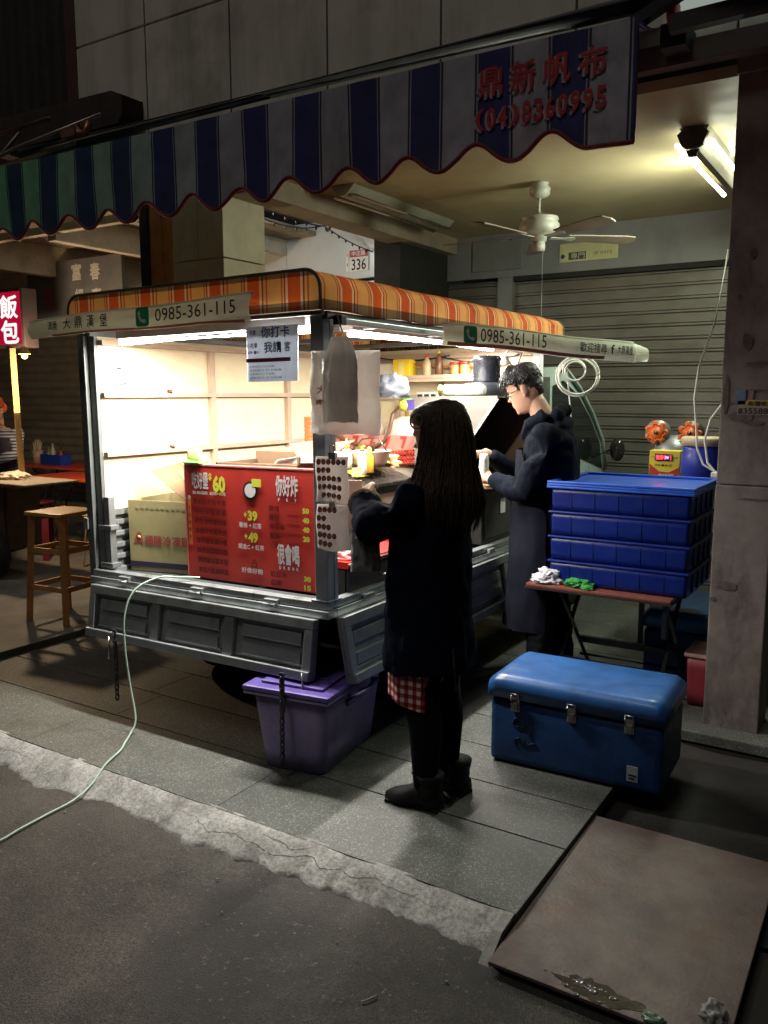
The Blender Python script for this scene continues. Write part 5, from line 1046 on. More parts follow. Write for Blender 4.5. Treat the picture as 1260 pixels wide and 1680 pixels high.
# crates: four stacked, with a lid
cbl = mat('crate_blue', (.003, .013, .14), .38, var=.2, vs_=5, spec=.35)
def crate(k):
    z0 = .612 + .130 * k
    t = thing('blue_crate', ('lowest blue crate of the stack resting on the table', 'second blue crate up from the table in the stack', 'third blue crate up, just under the lidded one', 'topmost blue crate of the stack, closed by a rimmed lid')[k], 'crate', (-1.585, 4.135, z0), 0, 'blue crates stacked on the folding table')
    L_, D_, H_ = .725, .60, .128
    mb = MB(); taper_box(mb, .008, L_ - .008, .008, D_ - .008, 0, H_ - .012, .005, .005, .02); mb.box(0, L_, 0, D_, H_ - .015, H_ - .001, None, .006)
    for i in range(1, 6): x = L_ * i / 6; mb.box(x - .0015, x + .0015, .0075, .02, .012, H_ - .025); mb.box(x - .004, x + .004, D_ - .02, D_ - .003, .012, H_ - .025)
    for i in range(1, 5): y = D_ * i / 5; mb.box(.0075, .02, y - .0015, y + .0015, .012, H_ - .025); mb.box(L_ - .02, L_ - .003, y - .004, y + .004, .012, H_ - .025)
    P('crate_body', mb, cbl, t)
    if k == 3:
        mb = MB(); mb.box(-.008, L_ + .008, -.008, D_ + .008, H_ + .0005, H_ + .012, None, .004)
        mb.box(-.008, L_ + .008, -.008, .018, H_ + .0125, H_ + .026, None, .005); mb.box(-.008, L_ + .008, D_ - .018, D_ + .008, H_ + .0125, H_ + .026, None, .005); mb.box(-.008, .018, .0185, D_ - .0185, H_ + .0125, H_ + .026, None, .005); mb.box(L_ - .018, L_ + .008, .0185, D_ - .0185, H_ + .0125, H_ + .026, None, .005)
        mb.box(-.009, L_ + .009, -.009, D_ + .009, H_ - .012, H_ + .0, None, .004); P('lid', mb, mat('lid_blue', (.018, .095, .55), .4, var=.1, vs_=4, coat=.1), t)
for k in range(4): crate(k)
crumple((-1.575, 4.15, .612), .095, .06, .055, 12.0, mat('bag_film', (.70, .66, .72), .3, var=.08, trans=.1), 'plastic_bag', 'crumpled white plastic bag on the edge of the folding table', 'plastic bag', .2, 5)
o = crumple((-1.405, 4.125, .612), .085, .045, .032, 21.0, mat('green_wool', (.03, .24, .05), .95, var=.3, vs_=40, bump=.6, bs=180), 'glove', 'green knitted glove crumpled beside the white bag on the table', 'glove', -.2, 5)
# urn with two orange hand wheels, box, drum, on a low table behind the crates
t = thing('side_table', 'low grey table behind the blue crates holding the drink urn', 'table', (-1.2, 5.45, 0)); mb = MB(); mb.box(-.22, .42, -.16, .2, 1.02, 1.05, None, .004); P('tabletop', mb, mat('grey_top', (.2, .2, .2), .5), t)
for x in (-.19, .39):
    for y in (-.12, .16):
        mb = MB(); mb.box(x - .015, x + .015, y - .015, y + .015, 0.002, 1.019); P('leg', mb, lgm, t)
t = thing('drink_urn', 'grey twin tank drink urn with two orange hand wheels behind the crates', 'urn', (-1.24, 5.42, 1.052))
mb = MB(); mb.lathe((0, 0, 0), [(.15, 0), (.155, .01), (.15, .18), (.12, .25), (.07, .29), (0, .30)], 28); P('tank', mb, mat('urn_grey', (.32, .33, .35), .35, metal=.6), t)
owm = mat('orange_wheel', (.70, .14, .03), .4)
for x, rr in ((-.105, .075), (.095, .075)):
    mb = MB(); mb.lathe((x, -.06, .315), [(0, -.03), (rr, -.02), (rr, .02), (0, .04)], 26, None, 'Y'); tw = P('cap', mb, mat('urn_cap_dark', (.06, .06, .065), .35) if x > 0 else mat('urn_cap_grey', (.30, .29, .27), .3, metal=.4), t)
    mb = MB(); n = 42; c0 = Vector((x, -.10, .315))
    mb.tube([c0 + Vector(((.050 + .008 * math.cos(7 * q * 2 * math.pi / n)) * math.cos(q * 2 * math.pi / n), 0, (.050 + .008 * math.cos(7 * q * 2 * math.pi / n)) * math.sin(q * 2 * math.pi / n))) for q in range(n + 1)], .009, 6)
    for q in range(7): a = q * 2 * math.pi / 7; mb.lathe(c0 + Vector((.056 * math.cos(a), 0, .056 * math.sin(a))), [(.010, -.006), (.019, -.004), (.019, .004), (.010, .006)], 10, None, 'Y', cap=False)
    mb.lathe(c0, [(0, -.012), (.046, -.006), (.046, .006), (0, .01)], 20, None, 'Y'); w2 = P('hand_wheel', mb, owm, tw)
    mb = MB(); mb.lathe(c0 + Vector((0, -.012, 0)), [(0, -.02), (.012, -.016), (.014, 0)], 12, None, 'Y'); P('hub', mb, mat('hub_dark', (.06, .05, .03), .3, metal=.6), w2)
t = thing('display_box', 'yellow and red printed box with a small lit red display', 'box', (-1.335, 5.14, 1.052))
mb = MB(); mb.box(0, .18, 0, .1, 0, .215, mat('box_yellow', (.75, .62, .06), .5), .003); P('box', mb, None, t)
mb = MB(); mb.add([(.003, -.002, .003), (.167, -.002, .003), (.177, -.002, .12), (.12, -.002, .085), (.06, -.002, .09), (.003, -.002, .135)], [(0, 1, 2, 3, 4, 5)], mat('box_print_red', (.55, .05, .02), .5))
mb.text('脆皮雞蛋糕', (.105, -.0025, .068), .09, .02, EX, EZ, W1, bold=.02); mb.text('六六 高 大 元', (.085, -.003, .128), .10, .014, EX, EZ, K1, bold=.03)
mb.text('大 鼎', (.02, -.003, .175), .03, .010, EX, EZ, K1); mb.text('漢堡', (.155, -.003, .175), .028, .010, EX, EZ, K1); P('lettering', mb, None, t)
mb = MB(); mb.box(.035, .135, -.006, -.001, .155, .195, mat('display_dark', (.06, .01, .01), .4)); dsp = P('display', mb, None, t)
mb = MB(); mb.text('營業中', (.072, -.0065, .175), .06, .026, EX, EZ, glow('led_red', (1, .03, .06), 5), bold=.03); mb.text('×+', (.105, -.0065, .175), .022, .02, EX, EZ, glow('led_blue', (.15, .25, 1), 6), bold=.03)
for q in range(5): mb.box(.126 - .001 * q, .13, -.0075, -.0063, .16 + .006 * q, .163 + .006 * q, MATS['led_red'])
P('led_lettering', mb, None, dsp)
t = thing('drum', 'blue plastic drum with a beige lid by the pillar', 'drum', (-1.02, 5.1, 1.052))
mb = MB(); mb.lathe((.0, .0, 0), [(.10, 0), (.115, .01), (.118, .20), (.11, .215), (.112, .235), (.105, .25), (.10, .255)], 32); P('body', mb, mat('drum_blue', (.025, .05, .42), .4), t)
mb = MB(); mb.lathe((0, 0, .255), [(.122, 0), (.124, .04), (.115, .05), (0, .052)], 32); P('lid', mb, mat('lid_beige', (.55, .45, .28), .5), t)
t = thing('power_cable', 'thin white cable hanging down the shutter beside the pillar', 'cable'); mb = MB()
mb.tube([(-.82, 4.45, 2.30), (-.86, 4.42, 1.95), (-.915, 4.38, 1.74), (-.925, 4.36, 1.58), (-.905, 4.34, 1.44), (-.895, 4.33, 1.34), (-.86, 4.32, 1.26), (-.79, 4.31, 1.22), (-.72, 4.45, 1.20)], .0055, 6); P('cable', mb, wc, t)
t = thing('power_cable', 'short white cable curling from the pillar to the crate lid', 'cable'); mb = MB()
mb.tube([(-.74, 4.42, 1.585), (-.79, 4.36, 1.56), (-.84, 4.34, 1.48), (-.86, 4.33, 1.38), (-.84, 4.32, 1.27), (-.80, 4.31, 1.225), (-.75, 4.31, 1.215)], .0055, 6); mb.obox((-.79, 4.30, 1.212), (.05, .03, .025), 0, 0, 0, None, .005); P('cable', mb, wc, t)
# plate over the gutter, puddle
t = thing('ramp_plate', 'worn reddish brown steel plate laid over the gutter', 'plate', (-.928, 2.04, -.042), (R(.8), 0, 0))
mb = MB(); v_ = [(0, 0), (.64, 0), (.64, .97), (0, .98)]; mb.box(0, .65, 0, .975, 0, .012, None, .003); mb.box(.0, .04, .03, .95, -.02, -.001); mb.box(.6, .64, .03, .95, -.02, -.001)
P('plate', mb, mat('rusty_plate', (.115, .085, .075), .58, var=.35, vs_=3.5, bump=.25, bs=70, rvar=.25), t)
mb = MB(); rr_ = [(-.62 + .12 * math.cos(q * .1309) * (1 + .35 * fbm(math.cos(q * .1309) * 2, math.sin(q * .1309) * 2, 1.3)), 2.082 + .036 * math.sin(q * .1309) * (1 + .5 * fbm(math.cos(q * .1309) * 3, math.sin(q * .1309) * 3 + 7, 1.3))) for q in range(48)]
mb.prism(rr_, 'z', -.0295, -.0285); tag(mb.build('water', mat('puddle_water', (.045, .037, .033), .07, rvar=.04, bump=.06, bs=25)), kind='structure')
mb = MB(); random.seed(21)
for k in range(34):
    a = random.uniform(0, 6.283); q = abs(random.gauss(0, .5)); x = -.66 + .11 * q * math.cos(a) + .02 * math.sin(k); y = 2.085 + .05 * q * math.sin(a)
    mb.ball((x, y, -.0285), random.choice((.003, .004, .005, .008, .014)), None, (1, random.uniform(.6, 1.3), .22), 10)
tag(mb.build('water_splash', mat('wet_drops', (.10, .10, .10), .10, rvar=.05)), kind='stuff', label='wet gritty splash of water drops on the steel plate', cat='water')
crumple((-.33, 2.16, -.032), .03, .04, .03, 4.0, mat('clear_scrap', (.5, .5, .48), .15, trans=.4), 'plastic_scrap', 'small crumpled clear plastic scrap at the plate edge', 'litter')
crumple((-.46, 2.06, -.029), .03, .02, .012, 9.0, mat('wet_leaf', (.12, .2, .14), .3, var=.4), 'wet_scrap', 'wet greenish scrap on the corner of the steel plate', 'litter')
mb = MB(); mb.tube([(-1.17, 1.74, ROADZ + .006), (-1.155, 1.76, ROADZ + .008), (-1.145, 1.785, ROADZ + .006)], .0025, 5); tag(mb.build('straw', mat('straw_pale', (.3, .28, .22), .7)), 'thin pale straw lying on the road', 'straw')
# green extension cord
t = thing('extension_cord', 'pale green cord running from the truck bed down to the road', 'cord')
pts = [W(-.80, .06, .742), W(-.88, .0, .745), W(-.96, -.05, .745), W(-1.02, -.14, .70), W(-1.045, -.19, .60), W(-1.05, -.20, .45), W(-1.04, -.19, .25), W(-1.0, -.20, .08), (-3.02, 2.545, .012), (-2.97, 2.47, .007), (-2.92, 2.40, .007), (-2.86, 2.27, .008), (-2.82, 2.16, -.03), (-2.80, 2.05, -.05), (-2.80, 1.93, -.055), (-2.79, 1.8, -.055), (-2.78, 1.70, -.055), (-2.83, 1.6, -.055), (-2.9, 1.45, -.055), (-3.1, 1.3, -.055)]
def smooth_path(p, n=6):
    p = [Vector(q) for q in p]; out = []
    for i in range(len(p) - 1):
        a, b, c, d = p[max(0, i - 1)], p[i], p[i + 1], p[min(len(p) - 1, i + 2)]
        for k in range(n):
            t_ = k / n; out.append(.5 * ((2 * b) + (c - a) * t_ + (2 * a - 5 * b + 4 * c - d) * t_ ** 2 + (-a + 3 * b - 3 * c + d) * t_ ** 3))
    return out + [p[-1]]
mb = MB(); mb.tube(smooth_path(pts), .0048, 7); P('cord', mb, mat('cord_green', (.42, .56, .46), .45), t)
# ================================================================== LEFT STALL
wd = mat('stool_wood', (.46, .22, .07), .45, var=.25, vs_=9)
def wood_stool(loc, rz, label, sc=1.0):
    t = thing('wooden_stool', label, 'stool', loc, rz); h = .735 * sc
    mb = MB(); mb.box(-.175, .175, -.175, .175, h, h + .028, None, .008); P('seat', mb, wd, t)
    for sx in (-1, 1):
        for sy in (-1, 1):
            mb = MB(); mb.beam((sx * .175, sy * .175, .002), (sx * .14, sy * .14, h - .001), .042, .042); P('leg', mb, wd, t)
    for z, r in ((.24, .164), (.50, .152)):
        for a, b in (((-r, -r), (r, -r)), ((r, -r), (r, r)), ((r, r), (-r, r)), ((-r, r), (-r, -r))):
            q = Vector((b[0] - a[0], b[1] - a[1], 0)).normalized() * .018
            mb = MB(); mb.beam(Vector((a[0], a[1], z)) + q, Vector((b[0], b[1], z)) - q, .018, .035); P('stretcher', mb, wd, t)
    return t
wood_stool((-4.94, 3.66, .046), R(6), 'tall orange brown wooden stool beside the truck')
t = thing('stall_cart', 'dark wooden food cart with a pale rimmed counter under the crimson sign', 'cart', (-7.1, 4.15, .045))
mb = MB(); mb.box(-.9, 1.0, -.05, .38, .80, .825, None, .006); mb.box(-.9, 1.18, -.1, .42, .828, .842, mat('counter_pale', (.34, .29, .23), .35), .006); P('counter', mb, mat('cart_wood_top', (.25, .14, .07), .5), t)
mb = MB(); mb.box(-.9, .72, .05, .36, .25, .798); [mb.box(-.9 + .2 * k, -.715 + .2 * k, .03, .049, .28, .78, None, .003) for k in range(8)]; P('body', mb, mat('cart_wood', (.07, .042, .026), .6, var=.3, vs_=10), t)
for x in (.55, -.6):
    mb = MB(); mb.lathe((x, -.0, .205), [(.10, -.05), (.18, -.05), (.20, -.03), (.205, 0), (.20, .03), (.18, .05), (.10, .05), (.0, .03)], 26, MATS['tyre_rubber'], 'Y'); P('wheel', mb, None, t)
mb = MB(); mb.box(.50, .68, .1, .34, .25, .55, None, .03); P('motor_box', mb, MATS['cart_wood'], t)
mb = MB(); mb.cyl((.50, .35, .843), (.47, .35, 1.95), .028); P('post', mb, mat('post_amber', (.55, .38, .18), .35, metal=.3), t)
t = thing('lit_sign', 'lit crimson sign box with white characters on a pole above the cart', 'sign', (-7.25, 4.5, 2.0))
mb = MB(); mb.box(-.5, .80, 0, .14, 0, .50, None, .008); P('case', mb, mat('sign_case', (.03, .02, .02), .5), t)
mb = MB(); mb.box(-.48, .765, -.006, -.001, .03, .47); P('face', mb, glow('sign_crimson', (.55, .004, .04), .75), t)
mb = MB(); sg = glow('sign_white', (1, .93, .90), 1.1)
mb.text('飯', (.615, -.008, .345), .24, .19, EX, EZ, sg, bold=.03); mb.text('包', (.615, -.008, .135), .24, .19, EX, EZ, sg, bold=.03); P('lettering', mb, sg, t)
t = thing('stall_lamp', 'small amber lamp glowing under the crimson sign', 'lamp', (-6.22, 4.33, 1.93)); mb = MB(); mb.lathe((0, 0, 0), [(.02, .06), (.045, .02), (.05, 0)], 18, mat('amber_shade', (.4, .2, .04), .4), cap=False); P('shade', mb, None, t)
mb = MB(); mb.ball((0, 0, -.015), .024); P('bulb', mb, glow('bulb_amber', (1, .55, .15), 18), t)
crumple((-6.48, 4.33, .888), .16, .10, .05, 15.0, mat('bag_warm', (.70, .60, .48), .35, trans=.1), 'plastic_bag', 'pale plastic bag lying on the counter of the wooden cart', 'plastic bag', 0, 4)
rtm = mat('red_tabletop', (.78, .09, .03), .35, var=.1); chm = mat('leg_chrome', (.5, .5, .48), .25, metal=.9)
def red_table(x, y, z, sx, sy, label):
    t = thing('red_table', label, 'table', (x, y, .045)); mb = MB(); mb.box(-sx / 2, sx / 2, -sy / 2, sy / 2, z - .025, z, None, .005); P('tabletop', mb, rtm, t)
    for px in (-.36, .36):
        for s in (-1, 1):
            mb = MB(); mb.tube([(px * sx, s * .38 * sy, .005), (px * sx, -s * .33 * sy, z - .026)], .013, 8); P('leg', mb, chm, t)
red_table(-8.35, 6.45, .72, 1.7, .6, 'red topped folding table at the back with the condiment caddy')
red_table(-7.0, 5.55, .735, 1.25, .55, 'red topped folding table standing nearer the truck')
t = thing('condiment_caddy', 'blue plastic caddy of sauce bottles on the red table', 'caddy', (-8.72, 6.4, .768)); mb = MB(); mb.box(-.17, .2, -.08, .08, 0, .008); [mb.box(*q) for q in ((-.17, .2, -.08, -.072, .009, .12), (-.17, .2, .072, .08, .009, .12), (-.17, -.162, -.071, .071, .009, .12), (.192, .2, -.071, .071, .009, .12))]; P('tray', mb, mat('caddy_blue', (.02, .06, .5), .4), t)
for x, c_, h_, nm in ((-.11, (.12, .25, .12), .2, 'bottle'), (-.03, (.5, .45, .4), .24, 'bottle'), (.12, (.6, .12, .04), .16, 'jar')):
    mb = MB(); mb.lathe((x, 0, .01), [(.032, 0), (.034, .01), (.034, h_ * .6), (.015, h_ * .8), (.012, h_)], 14); P(nm, mb, mat('sauce_%d' % int(h_ * 100), c_, .3), t)
mb = MB(); mb.tube([(.12, 0, .15), (.13, 0, .30)], .006, 6); P('spoon', mb, chm, t)
t = thing('cutlery_cup', 'pale cup full of wrapped chopsticks beside the blue caddy', 'cup', (-9.02, 6.38, .768)); mb = MB(); mb.lathe((0, 0, 0), [(.05, 0), (.07, .16), (.065, .16), (.05, .01)], 18); P('cup', mb, mat('cup_pinkish', (.6, .42, .35), .4), t)
mb = MB(); [mb.tube([(.02 * math.cos(k), .02 * math.sin(k), .05), (.05 * math.cos(k * 1.7), .05 * math.sin(k * 1.7), .27 + .02 * math.sin(k * 3))], .009, 5) for k in range(12)]; P('chopsticks', mb, mat('paper_sleeve', (.72, .62, .5), .6), t)
def round_stool(x, y, z, c_, label):
    t = thing('plastic_stool', label, 'stool', (x, y, .045)); m = mat('stool_%d' % int(c_[0] * 1000), c_, .4)
    mb = MB(); mb.lathe((0, 0, z - .03), [(.0, 0), (.15, 0), (.165, .012), (.16, .028), (0, .03)], 26); P('seat', mb, m, t)
    for k in range(4):
        a = R(45 + 90 * k); mb = MB(); mb.beam((.17 * math.cos(a), .17 * math.sin(a), .002), (.12 * math.cos(a), .12 * math.sin(a), z - .031), .06, .012); P('leg', mb, m, t)
round_stool(-6.95, 4.98, .47, (.16, .018, .035), 'maroon plastic stool behind the wooden stool')
round_stool(-6.2, 5.0, .49, (.42, .33, .25), 'pale seated stool beside the truck post, under the red table')
round_stool(-7.6, 5.35, .47, (.13, .016, .03), 'maroon plastic stool deeper under the red tables')
# ================================================================== PEOPLE (local frame: forward -y, their left +x)
skin = mat('skin', (.60, .36, .25), .5, var=.05, vs_=12, sub=.08)
def ell(c, rx, ry, n=24, rot=None, p=2.0):
    out = []
    for k in range(n):
        a = 2 * math.pi * k / n; ca, sa = math.cos(a), math.sin(a)
        v = Vector((rx * math.copysign(abs(ca) ** (2 / p), ca), ry * math.copysign(abs(sa) ** (2 / p), sa), 0))
        out.append(Vector(c) + (rot @ v if rot is not None else v))
    return out
def head_mesh(mb, H):
    """H: matrix placing the head; local origin at the neck joint, face to -y, 0.235 tall"""
    n = 32; rings = []
    prof = [(-.035, .010, .004, .012, 1), (-.032, .050, .030, .036, 1), (-.018, .072, .040, .046, 1), (0, .083, .050, .054, 1), (.02, .088, .066, .060, 1), (.045, .088, .082, .066, 1), (.075, .087, .092, .071, 1), (.10, .085, .097, .074, 1), (.125, .088, .099, .0755, 1), (.15, .086, .097, .074, 1), (.172, .074, .088, .066, 1), (.188, .054, .068, .050, 1), (.198, .026, .036, .026, 1), (.201, .004, .006, .004, 1)]
    for z, f, b, w_, _ in prof:
        ring = []
        for k in range(n):
            a = 2 * math.pi * k / n; c, s = math.cos(a), math.sin(a)
            y = -f * c if c > 0 else -b * c
            x = w_ * math.copysign(abs(s) ** .9, s)
            ring.append(Vector((x, y, z)))
        rings.append(ring)
    t = MB(); t.loft(rings, None, True, True)
    # nose, lips, chin, brow, eye sockets bulges, ears
    t.loft([[Vector((x * .004, -.083 + y * .004, .098)) for x, y in ((-1, 1), (1, 1), (1, -1), (-1, -1))], [Vector(p) for p in ((-.009, -.082, .082), (.009, -.082, .082), (.006, -.094, .080), (-.006, -.094, .080))], [Vector(p) for p in ((-.015, -.082, .062), (.015, -.082, .062), (.009, -.109, .060), (-.009, -.109, .060))], [Vector(p) for p in ((-.012, -.080, .052), (.012, -.080, .052), (.006, -.100, .053), (-.006, -.100, .053))]], None)
    t.ball((0, -.084, .036), .012, None, (1.9, .7, .55), 14); t.ball((0, -.083, .024), .012, None, (1.7, .75, .6), 14); t.ball((0, -.070, -.012), .02, None, (1.1, .8, .8), 14)
    t.ball((0, -.078, .108), .014, None, (3.6, .8, .7), 14)
    for s in (-1, 1):
        M_ = Matrix.Rotation(s * R(22), 4, 'Z')
        t.ball((s * .078, .012, .078), .03, None, (.28, .62, 1.05), 16, M_); t.ball((s * .080, .004, .050), .012, None, (.5, .8, 1), 10)
    mb.add([H @ Vector(p) for p in t.v], t.f, None, True)
def finger(mb, pts, r): mb.tube(pts, [r, r * .95, r * .9, r * .8][:len(pts)], 8, None, True, True)
def hand_mesh(mb, wrist, fwd, up, side, curl=.6, s=1.0, pinch=False):
    """palm from the wrist along fwd; `up` is the back of the hand; `side` (+1/-1) where the thumb leaves"""
    wv = Vector(wrist); f = Vector(fwd).normalized(); u = Vector(up); u = (u - f * u.dot(f)).normalized(); sd = f.cross(u).normalized() * side
    def q(a, b, c): return wv + (f * a + sd * b + u * c) * s
    pal = [[q(a, b * bw, c * th) for b, c in ((-1, -.6), (-.6, -1), (.6, -1), (1, -.6), (1, .6), (.6, 1), (-.6, 1), (-1, .6))] for a, bw, th in ((-.015, .024, .018), (.01, .028, .017), (.045, .037, .015), (.075, .041, .013), (.088, .038, .011))]
    mb.loft(pal, None, True, True)
    for i, (b, l, r) in enumerate(((.031, .070, .0088), (.0105, .079, .0092), (-.0105, .073, .0088), (-.031, .058, .0078))):
        a0 = .080; cu = curl * (1 + .12 * i); p = [q(a0 - .012, b, 0)]; x, c = a0, 0; ang = 0
        for seg, k in ((.46, .55), (.30, 1.0), (.24, .8)):
            ang += cu * k; x += math.cos(ang) * l * seg; c -= math.sin(ang) * l * seg; p.append(q(x, b * (1 - .12 * (x - a0) / .07), c))
        finger(mb, p, r * s)
    th = [q(.012, .024, -.004), q(.040, .048, -.012), q(.066, .054 - .012 * pinch, -.024 - .008 * pinch), q(.086, .046 - .022 * pinch, -.036 - .012 * pinch)]
    finger(mb, th, .0105 * s)
def glove_arm(mb, a, b, c, r): mb.tube([a, Vector(a).lerp(Vector(b), .5), b, Vector(b).lerp(Vector(c), .35), c], r, 16, None, True, True)
def folds(amp, sc, seed): return lambda co: amp * (noise.fractal(Vector((co.x * sc + seed, co.y * sc, co.z * sc * .55)), 1, 2, 3) + .7 * abs(noise.noise(Vector((co.x * sc * 1.3, co.y * sc * 1.3 + seed, co.z * sc * 1.6)))))
def shoe(mb, x, y, yaw, m=None, ln=.27, boot=0., z=0., heel=.02):
    M_ = Matrix.Translation((x, y, z)) @ Matrix.Rotation(yaw, 4, 'Z'); t = MB()
    rings = []
    for k in range(9):
        u = k / 8; yy = .07 - ln * u; w_ = (.034, .040, .040, .038, .043, .049, .048, .040, .016)[k]; h = (.075, .095, .105, .10, .085, .068, .058, .048, .030)[k]
        rings.append([Vector((w_ * cc, yy, max(.004, h * zz))) for cc, zz in ((-1, .05), (-1.02, .35), (-.85, .75), (-.4, .98), (.4, .98), (.85, .75), (1.02, .35), (1, .05))])
    t.loft(rings, m, True, True)
    t.box(-.04, .04, .07 - ln * .97, .072, 0, .014, m, .006)
    if heel > .02: t.box(-.034, .034, .0, .07, 0, heel, m, .006)
    if boot: t.lathe((0, .022, 0), [(.048, .05), (.050, .09), (.047, .12), (.052, boot * .75), (.058, boot)], 18, m)
    mb.add([M_ @ Vector(p) for p in t.v], t.f, m, True)

# ---------------- the cook
MY = R(-76)
man = MB(); MH = Matrix.Translation((.0, -.105, 1.545)) @ Matrix.Rotation(R(-4), 4, 'Z') @ Matrix.Rotation(R(24), 4, 'X') @ Matrix.Scale(1.05, 4)
head_mesh(man, MH)
man.tube([(0, .0, 1.40), (0, -.03, 1.47), (0, -.08, 1.555)], [.068, .060, .058], 18, None, True, True)
man.loft([ell((0, .01, z), a, b) for z, a, b in ((.86, .15, .11), (1.0, .155, .115), (1.2, .165, .12), (1.36, .175, .11), (1.42, .10, .07))])
LS, LE, LW = (.20, .01, 1.375), (.255, -.09, 1.075), (.085, -.315, 1.135)
RS, RE, RW = (-.20, .0, 1.375), (-.24, -.20, 1.13), (-.075, -.37, 1.265)
glove_arm(man, LS, LE, LW, [.055, .046, .043, .040, .028]); glove_arm(man, RS, RE, RW, [.055, .046, .043, .040, .028])
hand_mesh(man, LW, (-.45, -.75, .45), (.75, -.1, .6), -1, .75, 1.02); hand_mesh(man, RW, (.45, -.85, -.05), (-.3, -.1, .95), 1, .85, 1.02)
ML, MR = (.19, -.02), (-.14, .08)
man.tube([(.10, 0, .9), (.15, -.02, .5), (.19, 0, .1)], [.08, .055, .04], 14, None, True, True); man.tube([(-.10, 0, .9), (-.13, .03, .5), (-.14, .10, .1)], [.08, .055, .04], 14, None, True, True)
cook = man.build('person', skin, None, (-1.70, 4.42, 0), (0, 0, MY)); fuse(cook, .0046, 4)
tag(cook, 'cook in dark hooded jacket, long apron and glasses working at the truck', 'person')
navy = mat('hoodie_navy', (.005, .007, .0135), .9, spec=.08, var=.25, vs_=10, bump=.25, bs=300)
h = MB()
h.loft([ell((0, .015 - .02 * (z - 1.1), z), a, b, p=2.3) for z, a, b in ((.80, .195, .155), (.86, .20, .16), (1.0, .195, .155), (1.15, .20, .155), (1.28, .205, .15), (1.36, .20, .135), (1.42, .15, .11), (1.455, .09, .09))])
glove_arm(h, LS, LE, (.115, -.275, 1.125), [.082, .072, .068, .060, .047]); glove_arm(h, RS, RE, (-.10, -.33, 1.24), [.082, .072, .066, .058, .046])
h.ball((0, .065, 1.43), .1, None, (1.3, .62, .55), 20, Matrix.Rotation(R(28), 4, 'X'))
h.tube([(-.085, .05, 1.49), (-.10, -.02, 1.485), (-.075, -.10, 1.44), (-.03, -.135, 1.37)], [.045, .044, .038, .02], 12, None, True, True); h.tube([(.085, .05, 1.49), (.10, -.02, 1.485), (.075, -.10, 1.44), (.03, -.135, 1.37)], [.045, .044, .038, .02], 12, None, True, True)
h.tube([(-.08, .05, 1.50), (0, .075, 1.515), (.08, .05, 1.50)], [.036, .04, .036], 12, None, True, True)
ho = h.build('jacket', navy, cook); fuse(ho, .0075, 2, folds(.010, 9, 3.0))
tr = MB()
tr.loft([ell((0, .01, z), a, b) for z, a, b in ((.72, .17, .135), (.85, .175, .14), (.92, .165, .13))]); tr.tube([(.09, 0, .78), (.14, -.015, .5), (.175, .0, .25), (.185, .0, .09)], [.105, .085, .075, .068], 16, None, True, True); tr.tube([(-.09, .01, .78), (-.125, .03, .5), (-.14, .07, .25), (-.14, .085, .09)], [.105, .085, .075, .068], 16, None, True, True)
to = tr.build('trousers', mat('trouser_black', (.008, .008, .010), .85, spec=.1, var=.2), cook); fuse(to, .009, 2, folds(.013, 12, 8))
ap = MB()
def apron(u, v, off):
    z = 1.30 - 1.0 * v; a = R(-102 + 204 * u) * (1 if v > .35 else .42 + .58 * min(1, v / .35)); rx = .207 + .043 * v; ry = .160 + .065 * v
    k = 1 + (.05 * math.sin(u * 15 + 2 * v) + .05 * fbm(u * 7, v * 4, 1)) * v + .02 * fbm(u * 12, v * 10 + 3, 1) + off
    return (rx * k * math.sin(a), .0 - ry * k * math.cos(a) - .01 + .012 * fbm(u * 4, v * 3, 1.5), z + .012 * math.sin(u * 9) * v)
ap.grid(lambda u, v: apron(u, v, 0), 46, 40); ap.grid(lambda u, v: apron(1 - u, v, -.012), 46, 40)
P('apron', ap, mat('apron_slate', (.009, .010, .017), .9, spec=.08, var=.25, vs_=7, bump=.2, bs=250), cook)
for (x, y), yw in ((ML, R(10)), (MR, R(-12))):
    sb = MB(); shoe(sb, x, y + .02, yw); P('shoe', sb, mat('shoe_black', (.012, .011, .011), .5, spec=.25), cook)
# hair: short, dense, with a lifted fringe
hb = MB(); hair = mat('hair_black', (.018, .017, .02), .42, var=.3, vs_=30, bump=.5, bs=160, spec=.6)
def cap(H, prof, n=32):
    rings = []
    for z, f, b, w_ in prof:
        rings.append([H @ Vector((w_ * math.copysign(abs(math.sin(2 * math.pi * k / n)) ** .9, math.sin(2 * math.pi * k / n)), (-f if math.cos(2 * math.pi * k / n) > 0 else b) * abs(math.cos(2 * math.pi * k / n)) , z)) for k in range(n)])
    hb.loft(rings, None, True, True)
cap(MH, [(.105, .02, .100, .0765), (.125, .060, .104, .079), (.142, .094, .106, .081), (.165, .100, .107, .081), (.188, .095, .101, .076), (.207, .076, .085, .062), (.221, .045, .05, .038), (.226, .008, .01, .01)])
cap(MH, [(.030, -.03, .086, .045), (.05, -.02, .094, .060), (.08, -.015, .100, .072), (.11, -.01, .103, .0775), (.135, .03, .104, .079), (.15, .04, .10, .07)])
hc = hb.build('hair', hair, cook); fuse(hc, .005, 4, lambda co: .0025 * noise.noise(co * 70) + .003 * noise.noise(Vector((co.x * 30, co.y * 30, co.z * 8)))); hb = MB(); hb.add([v.co for v in hc.data.vertices], [tuple(p.vertices) for p in hc.data.polygons], None, True); bpy.data.objects.remove(hc)
for s in (-1, 1): hb.tube([MH @ Vector((s * .076, -.02, .125)), MH @ Vector((s * .076, -.018, .095))], [.012, .006], 8, None, True, True)
random.seed(11)
